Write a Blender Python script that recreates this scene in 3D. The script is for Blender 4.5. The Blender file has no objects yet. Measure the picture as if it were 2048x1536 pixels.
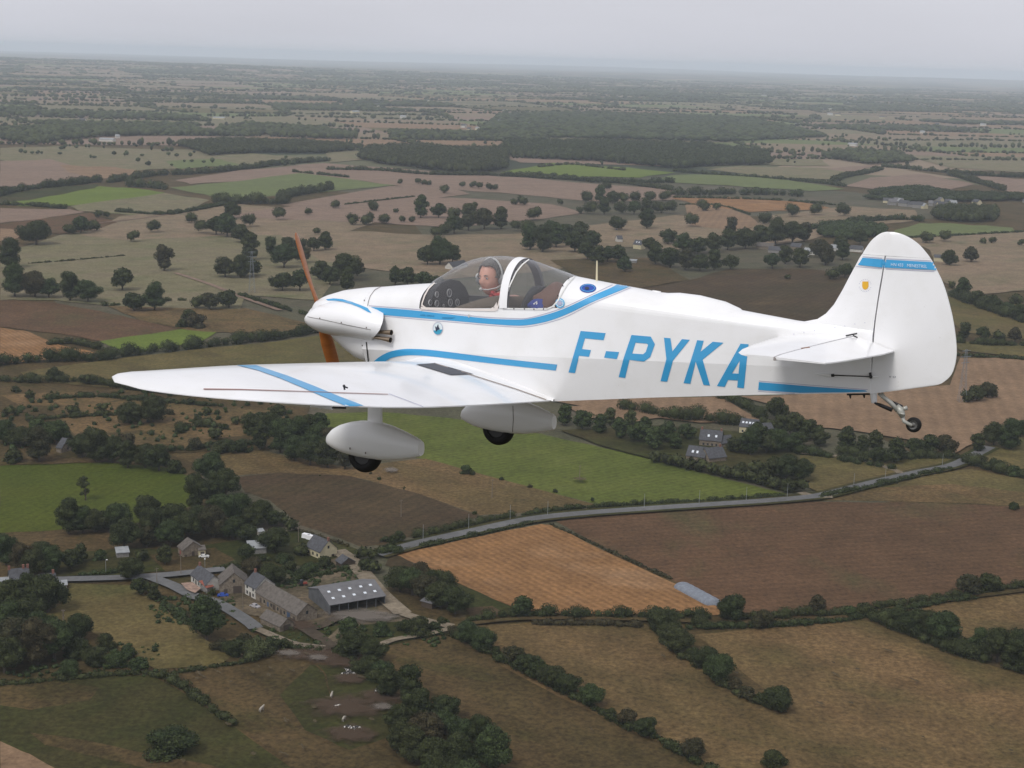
import bpy, bmesh, math, random
import numpy as np
from mathutils import Vector, Matrix
from mathutils.bvhtree import BVHTree
from mathutils.geometry import tessellate_polygon
rad = math.radians
S = bpy.context.scene
COL = S.collection
# ------------------------------------------------------------------ camera
W0, H0, F0 = 2048.0, 1536.0, 3000.0        # traced picture size and focal length in its pixels
PITCH, ROLL, ALT = 12.2, 1.7, 200.0
_r0 = np.array([1., 0, 0]); _f = np.array([0, math.cos(rad(PITCH)), -math.sin(rad(PITCH))]); _u0 = np.cross(_r0, _f)
_r = _r0 * math.cos(rad(ROLL)) + _u0 * math.sin(rad(ROLL))
_u = _u0 * math.cos(rad(ROLL)) - _r0 * math.sin(rad(ROLL))
CAMLOC = np.array([0, 0, ALT])
cd = bpy.data.cameras.new("camera"); cam = bpy.data.objects.new("camera", cd); COL.objects.link(cam)
cd.sensor_width = 36.0; cd.lens = 36.0 * F0 / W0; cd.clip_start = 0.1; cd.clip_end = 200000
cam.matrix_world = Matrix(((_r[0], _u[0], -_f[0], 0), (_r[1], _u[1], -_f[1], 0), (_r[2], _u[2], -_f[2], ALT), (0, 0, 0, 1)))
S.camera = cam
S.render.resolution_x = 1024; S.render.resolution_y = 768
# ------------------------------------------------------------------ sky and sun
SUN_EL, SUN_AZ = 52.0, 215.0                # azimuth measured clockwise from +Y
w = bpy.data.worlds.new("World"); S.world = w; w.use_nodes = True
nt = w.node_tree; nt.nodes.clear()
sky = nt.nodes.new('ShaderNodeTexSky'); sky.sky_type = 'NISHITA'; sky.sun_disc = False
sky.sun_elevation = rad(SUN_EL); sky.sun_rotation = rad(SUN_AZ); sky.air_density = 1.0; sky.dust_density = 4.0; sky.ozone_density = 1.0; sky.altitude = 200
hs = nt.nodes.new('ShaderNodeHueSaturation'); hs.inputs['Saturation'].default_value = 0.22
# a veil of even high cloud: very faint streaks
tc = nt.nodes.new('ShaderNodeTexCoord'); mp = nt.nodes.new('ShaderNodeMapping'); mp.inputs['Scale'].default_value = (1.2, 1.2, 6)
nz = nt.nodes.new('ShaderNodeTexNoise'); nz.inputs['Scale'].default_value = 2.0; nz.inputs['Detail'].default_value = 4
mr = nt.nodes.new('ShaderNodeMapRange'); mr.inputs['From Min'].default_value = .3; mr.inputs['From Max'].default_value = .7
mr.inputs['To Min'].default_value = 0.92; mr.inputs['To Max'].default_value = 1.06
mx = nt.nodes.new('ShaderNodeMix'); mx.data_type = 'RGBA'; mx.blend_type = 'MULTIPLY'; mx.inputs[0].default_value = 1
bg = nt.nodes.new('ShaderNodeBackground'); bg.inputs['Strength'].default_value = 0.12
wo = nt.nodes.new('ShaderNodeOutputWorld')
L = nt.links.new
L(sky.outputs[0], hs.inputs['Color']); L(tc.outputs['Generated'], mp.inputs[0]); L(mp.outputs[0], nz.inputs['Vector'])
L(nz.outputs['Fac'], mr.inputs['Value']); L(mr.outputs[0], mx.inputs[7])
# an overcast veil lies over most of the blue
vl = nt.nodes.new('ShaderNodeMix'); vl.data_type = 'RGBA'; vl.inputs[0].default_value = 0.82; vl.inputs[7].default_value = (6.3, 6.35, 6.95, 1)
L(hs.outputs[0], vl.inputs[6]); L(vl.outputs[2], mx.inputs[6])
L(mx.outputs[2], bg.inputs['Color']); L(bg.outputs[0], wo.inputs['Surface'])
sd = bpy.data.lights.new("sun", 'SUN'); sd.energy = 1.75; sd.angle = rad(18); sd.color = (1, .97, .93)
sun = bpy.data.objects.new("sun", sd); COL.objects.link(sun)
_az, _el = rad(SUN_AZ), rad(SUN_EL)
sdir = Vector((math.sin(_az) * math.cos(_el), math.cos(_az) * math.cos(_el), math.sin(_el)))
sun.rotation_euler = (-sdir).to_track_quat('-Z', 'Y').to_euler(); sun.location = (0, 0, 400)
S.view_settings.view_transform = 'Standard'; S.view_settings.look = 'None'; S.view_settings.exposure = 0.0; S.view_settings.gamma = 1.0
S.render.engine = 'CYCLES'
S.cycles.max_bounces = 8; S.cycles.transparent_max_bounces = 12; S.cycles.volume_bounces = 2
# ------------------------------------------------------------------ maths
def ray(px, py):
    d = _r * (px - W0 / 2) / F0 - _u * (py - H0 / 2) / F0 + _f
    return d
def G(px, py, z=0.0):                      # picture point -> place on the ground
    d = ray(px, py); s = (z - ALT) / d[2]
    p = CAMLOC + d * s
    return Vector((p[0], p[1], z))
def ppm(p):                                # picture pixels per metre at a place
    v = np.array(p) - CAMLOC
    return F0 / float(v @ _f)
# ------------------------------------------------------------------ object helpers
def link(o, parent=None):
    COL.objects.link(o)
    if parent is not None: o.parent = parent
    return o
def tag(o, label=None, cat=None, group=None, kind=None):
    if label: o['label'] = label
    if cat: o['category'] = cat
    if group: o['group'] = group
    if kind: o['kind'] = kind
    return o
def empty(name, loc=(0, 0, 0), rz=0.0):
    o = bpy.data.objects.new(name, None); COL.objects.link(o); o.location = loc; o.rotation_euler = (0, 0, rz)
    o.empty_display_size = .2
    return o
def mesh_np(name, V, quads=None, tris=None):
    me = bpy.data.meshes.new(name)
    V = np.asarray(V, dtype=np.float32)
    nq = 0 if quads is None else len(quads); nt_ = 0 if tris is None else len(tris)
    me.vertices.add(len(V)); me.vertices.foreach_set('co', V.ravel())
    loops = []; starts = []; n = 0
    if nq: loops.append(np.asarray(quads, np.int32).ravel()); starts.append(np.arange(nq) * 4)
    if nt_: loops.append(np.asarray(tris, np.int32).ravel()); starts.append(nq * 4 + np.arange(nt_) * 3)
    loops = np.concatenate(loops); starts = np.concatenate(starts).astype(np.int32)
    me.loops.add(len(loops)); me.loops.foreach_set('vertex_index', loops)
    me.polygons.add(nq + nt_); me.polygons.foreach_set('loop_start', starts)
    me.update(calc_edges=True); me.validate()
    return me
def mobj(name, me, mat=None, parent=None, smooth=False, loc=None):
    if mat is not None and len(me.materials) == 0: me.materials.append(mat)
    if smooth and len(me.polygons): me.polygons.foreach_set('use_smooth', [True] * len(me.polygons))
    o = bpy.data.objects.new(name, me); link(o, parent)
    if loc is not None: o.location = loc
    return o
class MB:
    """collects shapes, linked as one mesh object"""
    def __init__(s): s.v = []; s.f = []; s.m = []
    def add(s, V, F, m=0):
        b = len(s.v); s.v += [tuple(map(float, p)) for p in V]
        for f in F: s.f.append(tuple(i + b for i in f)); s.m.append(m)
    def box(s, c, d, rz=0, m=0, taper=1.0):
        x, y, z = d[0] / 2, d[1] / 2, d[2] / 2; V = []
        for sz, t in ((-1, 1), (1, taper)):
            for a, b in ((-1, -1), (1, -1), (1, 1), (-1, 1)):
                px, py = a * x * t, b * y * t
                V.append((c[0] + px * math.cos(rz) - py * math.sin(rz), c[1] + px * math.sin(rz) + py * math.cos(rz), c[2] + sz * z))
        s.add(V, [(3, 2, 1, 0), (4, 5, 6, 7), (0, 1, 5, 4), (1, 2, 6, 5), (2, 3, 7, 6), (3, 0, 4, 7)], m)
    def tube(s, P, R, n=8, m=0, cap=True, sx=1.0, ref=None):
        P = [Vector(p) for p in P]; R = R if hasattr(R, '__len__') else [R] * len(P)
        V = []; F = []
        up = Vector(ref) if ref else None
        for i, p in enumerate(P):
            t = (P[min(i + 1, len(P) - 1)] - P[max(i - 1, 0)]).normalized()
            a = up if up is not None else (Vector((0, 0, 1)) if abs(t.z) < .9 else Vector((1, 0, 0)))
            e1 = (a - t * a.dot(t)).normalized(); e2 = t.cross(e1)
            if up is None: up = e1
            for k in range(n):
                q = 2 * math.pi * k / n
                V.append(p + (e1 * math.cos(q) * sx + e2 * math.sin(q)) * R[i])
        for i in range(len(P) - 1):
            for k in range(n):
                F.append((i * n + k, i * n + (k + 1) % n, (i + 1) * n + (k + 1) % n, (i + 1) * n + k))
        if cap: F.append(tuple(range(n))[::-1]); F.append(tuple((len(P) - 1) * n + k for k in range(n)))
        s.add(V, F, m)
    def ball(s, c, r, n=10, m=0):
        r = r if hasattr(r, '__len__') else (r, r, r); V = []; F = []; h = n // 2
        for i in range(h + 1):
            a = math.pi * i / h
            for k in range(n):
                b = 2 * math.pi * k / n
                V.append((c[0] + r[0] * math.sin(a) * math.cos(b), c[1] + r[1] * math.sin(a) * math.sin(b), c[2] + r[2] * math.cos(a)))
        for i in range(h):
            for k in range(n): F.append((i * n + k, (i + 1) * n + k, (i + 1) * n + (k + 1) % n, i * n + (k + 1) % n))
        s.add(V, F, m)
    def lathe(s, prof, c, axis='y', n=24, m=0):    # prof: (offset along axis, radius)
        V = []; F = []
        for (a, r) in prof:
            for k in range(n):
                q = 2 * math.pi * k / n; u, v = r * math.cos(q), r * math.sin(q)
                V.append({'y': (c[0] + u, c[1] + a, c[2] + v), 'x': (c[0] + a, c[1] + u, c[2] + v), 'z': (c[0] + u, c[1] + v, c[2] + a)}[axis])
        for i in range(len(prof) - 1):
            for k in range(n): F.append((i * n + k, i * n + (k + 1) % n, (i + 1) * n + (k + 1) % n, (i + 1) * n + k))
        s.add(V, F, m)
    def grid(s, rows, close=False, m=0):
        b = [p for r in rows for p in r]; n = len(rows[0]); F = []
        for i in range(len(rows) - 1):
            for k in range(n if close else n - 1):
                k2 = (k + 1) % n; F.append((i * n + k, i * n + k2, (i + 1) * n + k2, (i + 1) * n + k))
        s.add(b, F, m)
    def build(s, name, mats, parent=None, smooth=False, fix=True, autosmooth=None):
        me = bpy.data.meshes.new(name); me.from_pydata(s.v, [], s.f)
        mats = mats if isinstance(mats, (list, tuple)) else [mats]
        for x in mats: me.materials.append(x)
        if len(mats) > 1: me.polygons.foreach_set('material_index', s.m)
        if fix:
            bm = bmesh.new(); bm.from_mesh(me)
            bmesh.ops.remove_doubles(bm, verts=bm.verts, dist=1e-5)
            bmesh.ops.recalc_face_normals(bm, faces=bm.faces)
            if autosmooth is not None:
                for e in bm.edges:
                    if len(e.link_faces) == 2 and e.calc_face_angle(0) > rad(autosmooth): e.smooth = False
            bm.to_mesh(me); bm.free()
        if smooth: me.polygons.foreach_set('use_smooth', [True] * len(me.polygons))
        me.update()
        return mobj(name, me, None, parent)
# ------------------------------------------------------------------ materials
def newmat(name, color, rough=.6, metal=0.0, spec=.5, coat=0.0):
    m = bpy.data.materials.new(name); m.use_nodes = True
    b = m.node_tree.nodes['Principled BSDF']
    b.inputs['Base Color'].default_value = (*color, 1); b.inputs['Roughness'].default_value = rough
    b.inputs['Metallic'].default_value = metal; b.inputs['Specular IOR Level'].default_value = spec
    if coat: b.inputs['Coat Weight'].default_value = coat; b.inputs['Coat Roughness'].default_value = .08
    return m
def N(m, t): return m.node_tree.nodes.new(t)
def mixcol(m, a, b, fac, mode='MIX', facv=None):
    n = N(m, 'ShaderNodeMix'); n.data_type = 'RGBA'; n.blend_type = mode
    for sock, val in ((n.inputs[6], a), (n.inputs[7], b)):
        if hasattr(val, 'is_output') or hasattr(val, 'links'): m.node_tree.links.new(val, sock)
        else: sock.default_value = (*val, 1)
    if hasattr(fac, 'links'): m.node_tree.links.new(fac, n.inputs[0])
    else: n.inputs[0].default_value = fac
    return n.outputs[2]
def noise(m, scale, detail=3, rough=.55, stretch=None, rot=0.0, coord='Object', dist=0.0):
    t = N(m, 'ShaderNodeTexCoord'); mp = N(m, 'ShaderNodeMapping'); n = N(m, 'ShaderNodeTexNoise')
    if stretch: mp.inputs['Scale'].default_value = stretch
    mp.inputs['Rotation'].default_value = (0, 0, rot)
    if stretch and rot:
        mp.vector_type = 'TEXTURE'; mp.inputs['Scale'].default_value = tuple(1 / k for k in stretch)
    m.node_tree.links.new(t.outputs[coord], mp.inputs[0]); m.node_tree.links.new(mp.outputs[0], n.inputs['Vector'])
    n.inputs['Scale'].default_value = scale; n.inputs['Detail'].default_value = detail; n.inputs['Roughness'].default_value = rough
    n.inputs['Distortion'].default_value = dist
    return n.outputs['Fac']
def ramp(m, val, lo, hi, tlo=0.0, thi=1.0):
    r = N(m, 'ShaderNodeMapRange'); r.inputs['From Min'].default_value = lo; r.inputs['From Max'].default_value = hi
    r.inputs['To Min'].default_value = tlo; r.inputs['To Max'].default_value = thi
    m.node_tree.links.new(val, r.inputs['Value']); return r.outputs[0]
def setc(m, c): m.node_tree.links.new(c, m.node_tree.nodes['Principled BSDF'].inputs['Base Color'])
def bump(m, val, strength=.3, dist=.01):
    b = N(m, 'ShaderNodeBump'); b.inputs['Strength'].default_value = strength; b.inputs['Distance'].default_value = dist
    m.node_tree.links.new(val, b.inputs['Height']); m.node_tree.links.new(b.outputs[0], m.node_tree.nodes['Principled BSDF'].inputs['Normal'])
def vcol(m, c1, c2, scale, rough=.8, lo=.35, hi=.65, detail=4): # two-tone noisy material
    m = newmat(m, c1, rough, spec=.2); setc(m, mixcol(m, c1, c2, ramp(m, noise(m, scale, detail), lo, hi))); return m
# ================================================================== THE AIRCRAFT
# aircraft frame: x aft, y to port (the near side), z up, metres
PR = np.array([[0.856375, -0.516289, 0.008184], [0.067472, 0.096175, -0.993075], [-0.511927, -0.850997, -0.117197]])
PT = np.array([-1.67094, -0.15503, 12.23037])
PC0 = -PR.T @ PT
_B = np.stack([_r, -_u, _f], axis=1)
_M3 = _B @ PR; _ML = CAMLOC + _B @ PT
PLANE_M = Matrix([list(_M3[i]) + [_ML[i]] for i in range(3)] + [[0, 0, 0, 1]])
def bp(px, y=0.0):                        # picture point -> place on the aircraft's plane y = const
    r = PR.T @ np.array([px[0] - W0 / 2, px[1] - H0 / 2, F0]); s = (y - PC0[1]) / r[1]
    return PC0 + s * r
def bpz(px, z):
    r = PR.T @ np.array([px[0] - W0 / 2, px[1] - H0 / 2, F0]); s = (z - PC0[2]) / r[2]
    return PC0 + s * r
def pj(P):
    C = np.atleast_2d(P) @ PR.T + PT; return np.c_[W0 / 2 + F0 * C[:, 0] / C[:, 2], H0 / 2 + F0 * C[:, 1] / C[:, 2]]

white = newmat('white_paint', (.80, .80, .80), .28, coat=.35)
_w1 = mixcol(white, (.82, .82, .825), (.75, .745, .73), ramp(white, noise(white, 3.5, 4), .45, .8)); _w2 = mixcol(white, _w1, (.66, .64, .60), ramp(white, noise(white, 5.0, 6, .7, stretch=(.25, 1, 1)), .60, .85, 0, .45)); setc(white, mixcol(white, _w2, (.55, .53, .50), ramp(white, noise(white, 60, 2, .6), .70, .80, 0, .5)))
blue = newmat('blue_paint', (.045, .33, .62), .35, coat=.3)
lilac = newmat('pinstripe', (.42, .42, .55), .4)
glass = bpy.data.materials.new('canopy_glass'); glass.use_nodes = True
_n = glass.node_tree; _n.nodes.clear()
_t = _n.nodes.new('ShaderNodeBsdfTransparent'); _t.inputs[0].default_value = (.93, .935, .94, 1)
_g = _n.nodes.new('ShaderNodeBsdfGlossy'); _g.inputs['Roughness'].default_value = .03
_fr = _n.nodes.new('ShaderNodeLayerWeight'); _fr.inputs[0].default_value = .5; _pw = _n.nodes.new('ShaderNodeMath'); _pw.operation = 'POWER'; _pw.inputs[1].default_value = 3.2; _n.links.new(_fr.outputs['Facing'], _pw.inputs[0])
_mx = _n.nodes.new('ShaderNodeMixShader'); _o = _n.nodes.new('ShaderNodeOutputMaterial')
_ad = _n.nodes.new('ShaderNodeMath'); _ad.operation = 'MULTIPLY_ADD'; _ad.inputs[1].default_value = .62; _ad.inputs[2].default_value = .045
_n.links.new(_pw.outputs[0], _ad.inputs[0]); _n.links.new(_ad.outputs[0], _mx.inputs[0])
_n.links.new(_t.outputs[0], _mx.inputs[1]); _n.links.new(_g.outputs[0], _mx.inputs[2]); _df = _n.nodes.new('ShaderNodeBsdfDiffuse'); _df.inputs[0].default_value = (.7, .7, .72, 1); _m3x = _n.nodes.new('ShaderNodeMixShader'); _m3x.inputs[0].default_value = .055; _n.links.new(_mx.outputs[0], _m3x.inputs[1]); _n.links.new(_df.outputs[0], _m3x.inputs[2]); _n.links.new(_m3x.outputs[0], _o.inputs[0])
dark = newmat('dark_cavity', (.012, .012, .012), .8, spec=.2)
blackp = newmat('black_plastic', (.02, .02, .022), .5)
rubber = newmat('rubber', (.012, .012, .012), .75, spec=.3)
steel = newmat('grey_steel', (.45, .44, .42), .4, metal=.6)
greyp = newmat('grey_paint', (.5, .5, .48), .5)
seal = newmat('seam_line', (.16, .14, .13), .7)
brass = newmat('exhaust_metal', (.38, .30, .22), .35, metal=.8)
wood = newmat('orange_wood', (.42, .13, .03), .35, coat=.5)
setc(wood, mixcol(wood, (.50, .17, .04), (.26, .08, .02), noise(wood, 6, 3, stretch=(1, 1, 6))))

plane = empty('light_aircraft'); plane.matrix_world = PLANE_M
tag(plane, 'small white single-seat aircraft with blue stripes and registration letters, flying above the fields', 'aircraft')

# ---- hull cross-sections
def smooth2(P, n):
    P = [Vector(p) for p in P]; Q = [P[0] * 2 - P[1]] + P + [P[-1] * 2 - P[-2]]; out = []
    for i in range(1, len(Q) - 2):
        for k in range(n):
            t = k / n; a, b, c, d = Q[i - 1], Q[i], Q[i + 1], Q[i + 2]
            out.append(tuple(.5 * ((2 * b) + (-a + c) * t + (2 * a - 5 * b + 4 * c - d) * t * t + (-a + 3 * b - 3 * c + d) * t ** 3)))
    return out + [tuple(P[-1])]
T = lambda pts: (np.array([p[0] for p in pts], float), np.array([p[1] for p in pts], float))
def itp(tab): return lambda x: float(np.interp(x, tab[0], tab[1]))
ysf = itp(T([(.66, .284), (.77, .288), (1.1, .30), (2.0, .30), (2.5, .285), (3.0, .238), (3.6, .165), (4.2, .09), (4.75, .034)]))
def zline(pxs, k):
    out = []
    for p in pxs:
        y = .3
        for _ in range(6): q = bp(p, y); y = ysf(q[0]) * k
        out.append((q[0], q[2]))
    return itp(T(out))
zlf = zline([(740, 699), (900, 706), (1120, 715), (1300, 722), (1520, 731), (1741, 743)], 1.0)
zuf = zline([(740, 640), (900, 647), (1120, 655), (1300, 668), (1520, 686), (1741, 701)], .95)
zbf = itp(T([(.77, .085), (.95, .02), (1.2, -.05), (1.6, -.09), (2.35, -.103), (3.19, -.018), (3.93, .047), (4.75, .112)]))
zsf = itp(T([(.77, .51), (1.3, .53), (2.5, .583), (2.8, .57), (3.2, .54), (4.2, .475), (4.75, .46)]))
ztf = itp(T([(.77, .665), (1.0, .688), (1.162, .702), (1.3, .712), (2.48, .797), (2.762, .757), (3.0, .727), (3.216, .697), (3.5, .652), (3.776, .606), (4.192, .552), (4.5, .54), (4.75, .535)]))
_cp = [bp(p, 0) for p in [(869, 565), (884, 555), (898.6, 546), (928, 527.5), (949, 518), (977, 512.5), (1006, 511.5), (1035, 515), (1057, 518.5), (1104, 535.5), (1151, 552.5)]]
zcf = itp(T([(1.3, .715)] + [(q[0], q[2]) for q in _cp[1:-1]] + [(2.48, .797)]))
NA = 14
def section(x, top, inset=0.0, npts=NA):
    ys = ysf(x) - inset; zs, zt = zsf(x), top(x) - inset
    P = [(0, zbf(x) + inset), (ys * .45, zbf(x) + inset), (ys * .80, zbf(x) + inset), (ys, zlf(x)), (ys * .95, zuf(x)), (ys * .925, zs)]
    for k in range(1, npts + 1):
        a = math.pi / 2 * k / npts
        P.append((ys * .925 * math.cos(a) ** .92, zs + (zt - zs) * math.sin(a) ** .96))
    return P
def ring(x, top, inset=0.0):
    P = section(x, top, inset); H = [(x, y, z) for y, z in P]
    return H + [(x, -y, z) for y, z in P[-2:0:-1]]
xs = [.77 + .02 * i for i in range(26)]; xs = sorted(set([round(v, 3) for v in list(np.arange(.77, 1.3, .0663)) + [1.3] + list(np.arange(1.34, 2.0, .06)) + [2.01, 2.07] + list(np.arange(2.13, 2.44, .06)) + [2.48] + list(np.arange(2.55, 4.7, .06)) + [4.70]]))
def shell(x0, x1, top, cut):               # cut: None all, 'hull' drops arc faces, 'arc' keeps only them
    st = [x for x in xs if x0 - 1e-6 <= x <= x1 + 1e-6]; b = MB(); R_ = [ring(x, top) for x in st]; n = len(R_[0])
    V = [p for r in R_ for p in r]; F = []
    for i in range(len(st) - 1):
        for k in range(n):
            arc = 5 <= k < 5 + 2 * NA
            if cut == 'hull' and arc: continue
            if cut == 'arc' and not arc: continue
            F.append((i * n + k, i * n + (k + 1) % n, (i + 1) * n + (k + 1) % n, (i + 1) * n + k))
    b.add(V, F); return b
hb = MB()
for a_, b_, t_, c_ in ((.77, 1.3, ztf, None), (1.3, 2.48, ztf, 'hull'), (2.48, 4.70, ztf, None)):
    q = shell(a_, b_, t_, c_); hb.add(q.v, q.f)
hb.add(ring(4.70, ztf), [tuple(range(len(ring(4.70, ztf))))])
def prune(b):
    used = sorted(set(i for f in b.f for i in f)); mp = {i: j for j, i in enumerate(used)}
    b.v = [b.v[i] for i in used]; b.f = [tuple(mp[i] for i in f) for f in b.f]; return b
hull = prune(hb).build('fuselage', white, plane, smooth=True, autosmooth=7.2)
# ---- cockpit tub and canopy
tb = MB()
rows = []
for x in [1.3, 1.5, 1.8, 2.1, 2.48]:
    ys = ysf(x) * .925 - .012; rows.append([(x, ys, zsf(x)), (x, ys * .98, .2), (x, ys * .6, .06), (x, -ys * .6, .06), (x, -ys * .98, .2), (x, -ys, zsf(x))])
tb.grid(rows); tb.add([rows[0][i] for i in range(6)], [tuple(range(6))]); tb.add([rows[-1][i] for i in range(6)], [tuple(range(6))])
inner = newmat('cockpit_lining', (.055, .055, .06), .8)
tb.build('cockpit_lining', inner, plane)
gf = prune(shell(1.3, 2.01, zcf, 'arc')).build('canopy', glass, plane, smooth=True)
gr_ = prune(shell(2.07, 2.48, zcf, 'arc')).build('rear_window', glass, plane, smooth=True)
hoop = MB()
def arcpts(x, out): 
    P = section(x, zcf); c = zsf(x) - .1
    pts = [(x, y, z) for y, z in P[5:]] ; pts = pts + [(a, -b, c2) for a, b, c2 in pts[-2::-1]]
    return [(a, b * (1 + out / .28), z + (out if z > zsf(x) + .02 else 0)) for a, b, z in pts]
A, B_, C_, D_ = arcpts(2.008, .007), arcpts(2.072, .007), arcpts(2.072, -.02), arcpts(2.008, -.02)
hoop.grid([A, B_]); hoop.build('canopy_hoop', white, plane, smooth=True)
h2 = MB(); h2.grid([B_, C_, D_, A]); h2.build('hoop_lining', newmat('hoop_lining', (.16, .16, .17), .6), plane)

# ---- ribbons, letters and badges: real thin skins laid on the surface they belong to
def bvh(o):
    me = o.data; return BVHTree.FromPolygons([v.co.copy() for v in me.vertices], [list(p.vertices) for p in me.polygons])
def hit(trees, px, py, off):
    d = Vector((PR.T @ np.array([px - W0 / 2, py - H0 / 2, F0]))).normalized(); best = None
    for t in trees:
        h = t.ray_cast(Vector(PC0), d)
        if h[0] is not None and (best is None or h[3] < best[3]): best = h
    if best is None: return None
    n = best[1]
    if n.dot(d) > 0: n = -n
    return best[0] + n * off
def skin(name, polys, trees, mat, parent=plane, off=.003, step=7.0, mirror=False, mats=None):
    bm = bmesh.new(); jobs = polys
    for poly in jobs:
        b2 = bmesh.new(); vs = [b2.verts.new((p[0], p[1], 0)) for p in poly]
        for t3 in tessellate_polygon([[Vector((p[0], p[1], 0)) for p in poly]]):
            try: b2.faces.new([vs[i] for i in t3])
            except ValueError: pass
        xs_ = [p[0] for p in poly]; ys_ = [p[1] for p in poly]
        for ax, lo, hi in ((0, min(xs_), max(xs_)), (1, min(ys_), max(ys_))):
            k = math.floor(lo / step) + 1
            while k * step < hi:
                co = Vector((k * step, 0, 0)) if ax == 0 else Vector((0, k * step, 0)); no = Vector((1, 0, 0)) if ax == 0 else Vector((0, 1, 0))
                bmesh.ops.bisect_plane(b2, geom=b2.verts[:] + b2.edges[:] + b2.faces[:], plane_co=co, plane_no=no); k += 1
        me = bpy.data.meshes.new('t'); b2.to_mesh(me); b2.free(); bm.from_mesh(me); bpy.data.meshes.remove(me)
    bmesh.ops.remove_doubles(bm, verts=bm.verts, dist=.01)
    bad = []
    for v in bm.verts:
        p = hit(trees, v.co.x, v.co.y, off)
        if p is None: bad.append(v)
        else: v.co = p
    bmesh.ops.delete(bm, geom=bad, context='VERTS')
    if mirror:
        g = bmesh.ops.duplicate(bm, geom=bm.verts[:] + bm.edges[:] + bm.faces[:])
        for v in g['geom']:
            if isinstance(v, bmesh.types.BMVert): v.co.y = -v.co.y
    me = bpy.data.meshes.new(name); bm.to_mesh(me); bm.free()
    return mobj(name, me, mat, parent, smooth=True)
def ribbon(P, w):                           # picture polyline -> polygon of that width
    P = [Vector((p[0], p[1])) for p in P]; a = []; b = []
    w = w if hasattr(w, '__len__') else [w] * len(P)
    for i, p in enumerate(P):
        t = (P[min(i + 1, len(P) - 1)] - P[max(i - 1, 0)]).normalized(); n = Vector((-t.y, t.x)) * w[i] / 2
        a.append(tuple(p + n)); b.append(tuple(p - n))
    return a + b[::-1]
def ell(c, rx, ry, n=22, a0=0, a1=2 * math.pi): return [(c[0] + rx * math.cos(a0 + (a1 - a0) * k / n), c[1] + ry * math.sin(a0 + (a1 - a0) * k / n)) for k in range(n)]
def textpolys(s, h):                        # glyph triangles in text space, height h
    cu = bpy.data.curves.new('tx', 'FONT'); cu.body = s; cu.resolution_u = 2
    o = bpy.data.objects.new('tx', cu); COL.objects.link(o); bpy.context.view_layer.update()
    me = bpy.data.meshes.new_from_object(o.evaluated_get(bpy.context.evaluated_depsgraph_get()))
    P = [(v.co.x, v.co.y) for v in me.vertices]; Fs = [tuple(p.vertices) for p in me.polygons]
    bpy.data.objects.remove(o); bpy.data.curves.remove(cu); bpy.data.meshes.remove(me)
    k = h / .7
    return [(x * k, y * k) for x, y in P], Fs
def skintext(name, s, a, b, h, trees, mat, parent=plane, off=.005):
    P, Fs = textpolys(s, h); wd = max(p[0] for p in P); A = Vector(a); D = Vector(b) - A; sx = D.length / wd; D.normalize(); U = Vector((D.y, -D.x))
    V = []
    for x, y in P:
        q = A + D * x * sx + U * y; p = hit(trees, q.x, q.y, off); V.append(p if p is not None else Vector((0, 0, 0)))
    m = MB(); m.add(V, Fs); return m.build(name, mat, parent, fix=False)
HT = bvh(hull); CT = bvh(gf); RT = bvh(gr_); SH = [HT, CT, RT]
# ---- engine cowling
cz = itp(T([(.10, .47), (.17, .53), (.19, .549), (.27, .585), (.44, .631), (.637, .657), (.77, .666)]))
cb = itp(T([(.10, .35), (.14, .33), (.25, .295), (.369, .258), (.433, .197), (.541, .142), (.648, .104), (.766, .087)]))
cw = itp(T([(.10, .07), (.14, .13), (.2, .18), (.3, .225), (.5, .265), (.77, .289)]))
def superring(x, w, zb, zt, n=36, e=.72):
    out = []
    for k in range(n):
        a = 2 * math.pi * k / n; c, s = math.cos(a), math.sin(a)
        out.append((x, w * math.copysign(abs(c) ** e, c), (zb + zt) / 2 + (zt - zb) / 2 * math.copysign(abs(s) ** e, s)))
    return out
cowl = MB(); st = [.17, .185, .2, .25, .3, .35, .4]
cowl.grid([superring(x, cw(x), cb(x), cz(x), e=.72 + .0 * x) for x in st] , close=True)
# blend the last cowl ring into the fuselage section
def ring36(x, wdt=1.0):
    P = section(x, ztf, 0, 40); pts = []
    from math import atan2
    H = [(y, z) for y, z in P]; zc = .39
    cand = []
    for i in range(len(H) - 1):
        for j in range(8): t = j / 8; cand.append((H[i][0] * (1 - t) + H[i + 1][0] * t, H[i][1] * (1 - t) + H[i + 1][1] * t))
    cand.append(H[-1]); full = cand + [(-y, z) for y, z in cand]
    for k in range(36):
        a = 2 * math.pi * k / 36
        best = min(full, key=lambda q: abs(math.remainder(atan2(q[1] - zc, q[0]) - a, 2 * math.pi)))
        pts.append((x, best[0] * wdt, best[1]))
    return pts
_rb = ring36(.768); _rows = []
for x in np.linspace(.4, .768, 12):
    t = (x - .4) / .368; sm_ = t * t * (3 - 2 * t); zc1, zc2 = (cb(x) + cz(x)) / 2, (cb(.768) + cz(.768)) / 2; ky, kz = cw(x) / cw(.768), (cz(x) - cb(x)) / (cz(.768) - cb(.768))
    _rows.append([(x, p[1] * (1 - sm_) + q_[1] * ky * sm_, p[2] * (1 - sm_) + ((q_[2] - zc2) * kz + zc1) * sm_) for p, q_ in zip(superring(x, cw(x), cb(x), cz(x)), _rb)])
cowl.grid(_rows, close=True)
cowl.add(superring(.17, cw(.17), cb(.17), cz(.17)), [tuple(range(36))])
cow = cowl.build('engine_cowling', white, plane, smooth=True)
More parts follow.
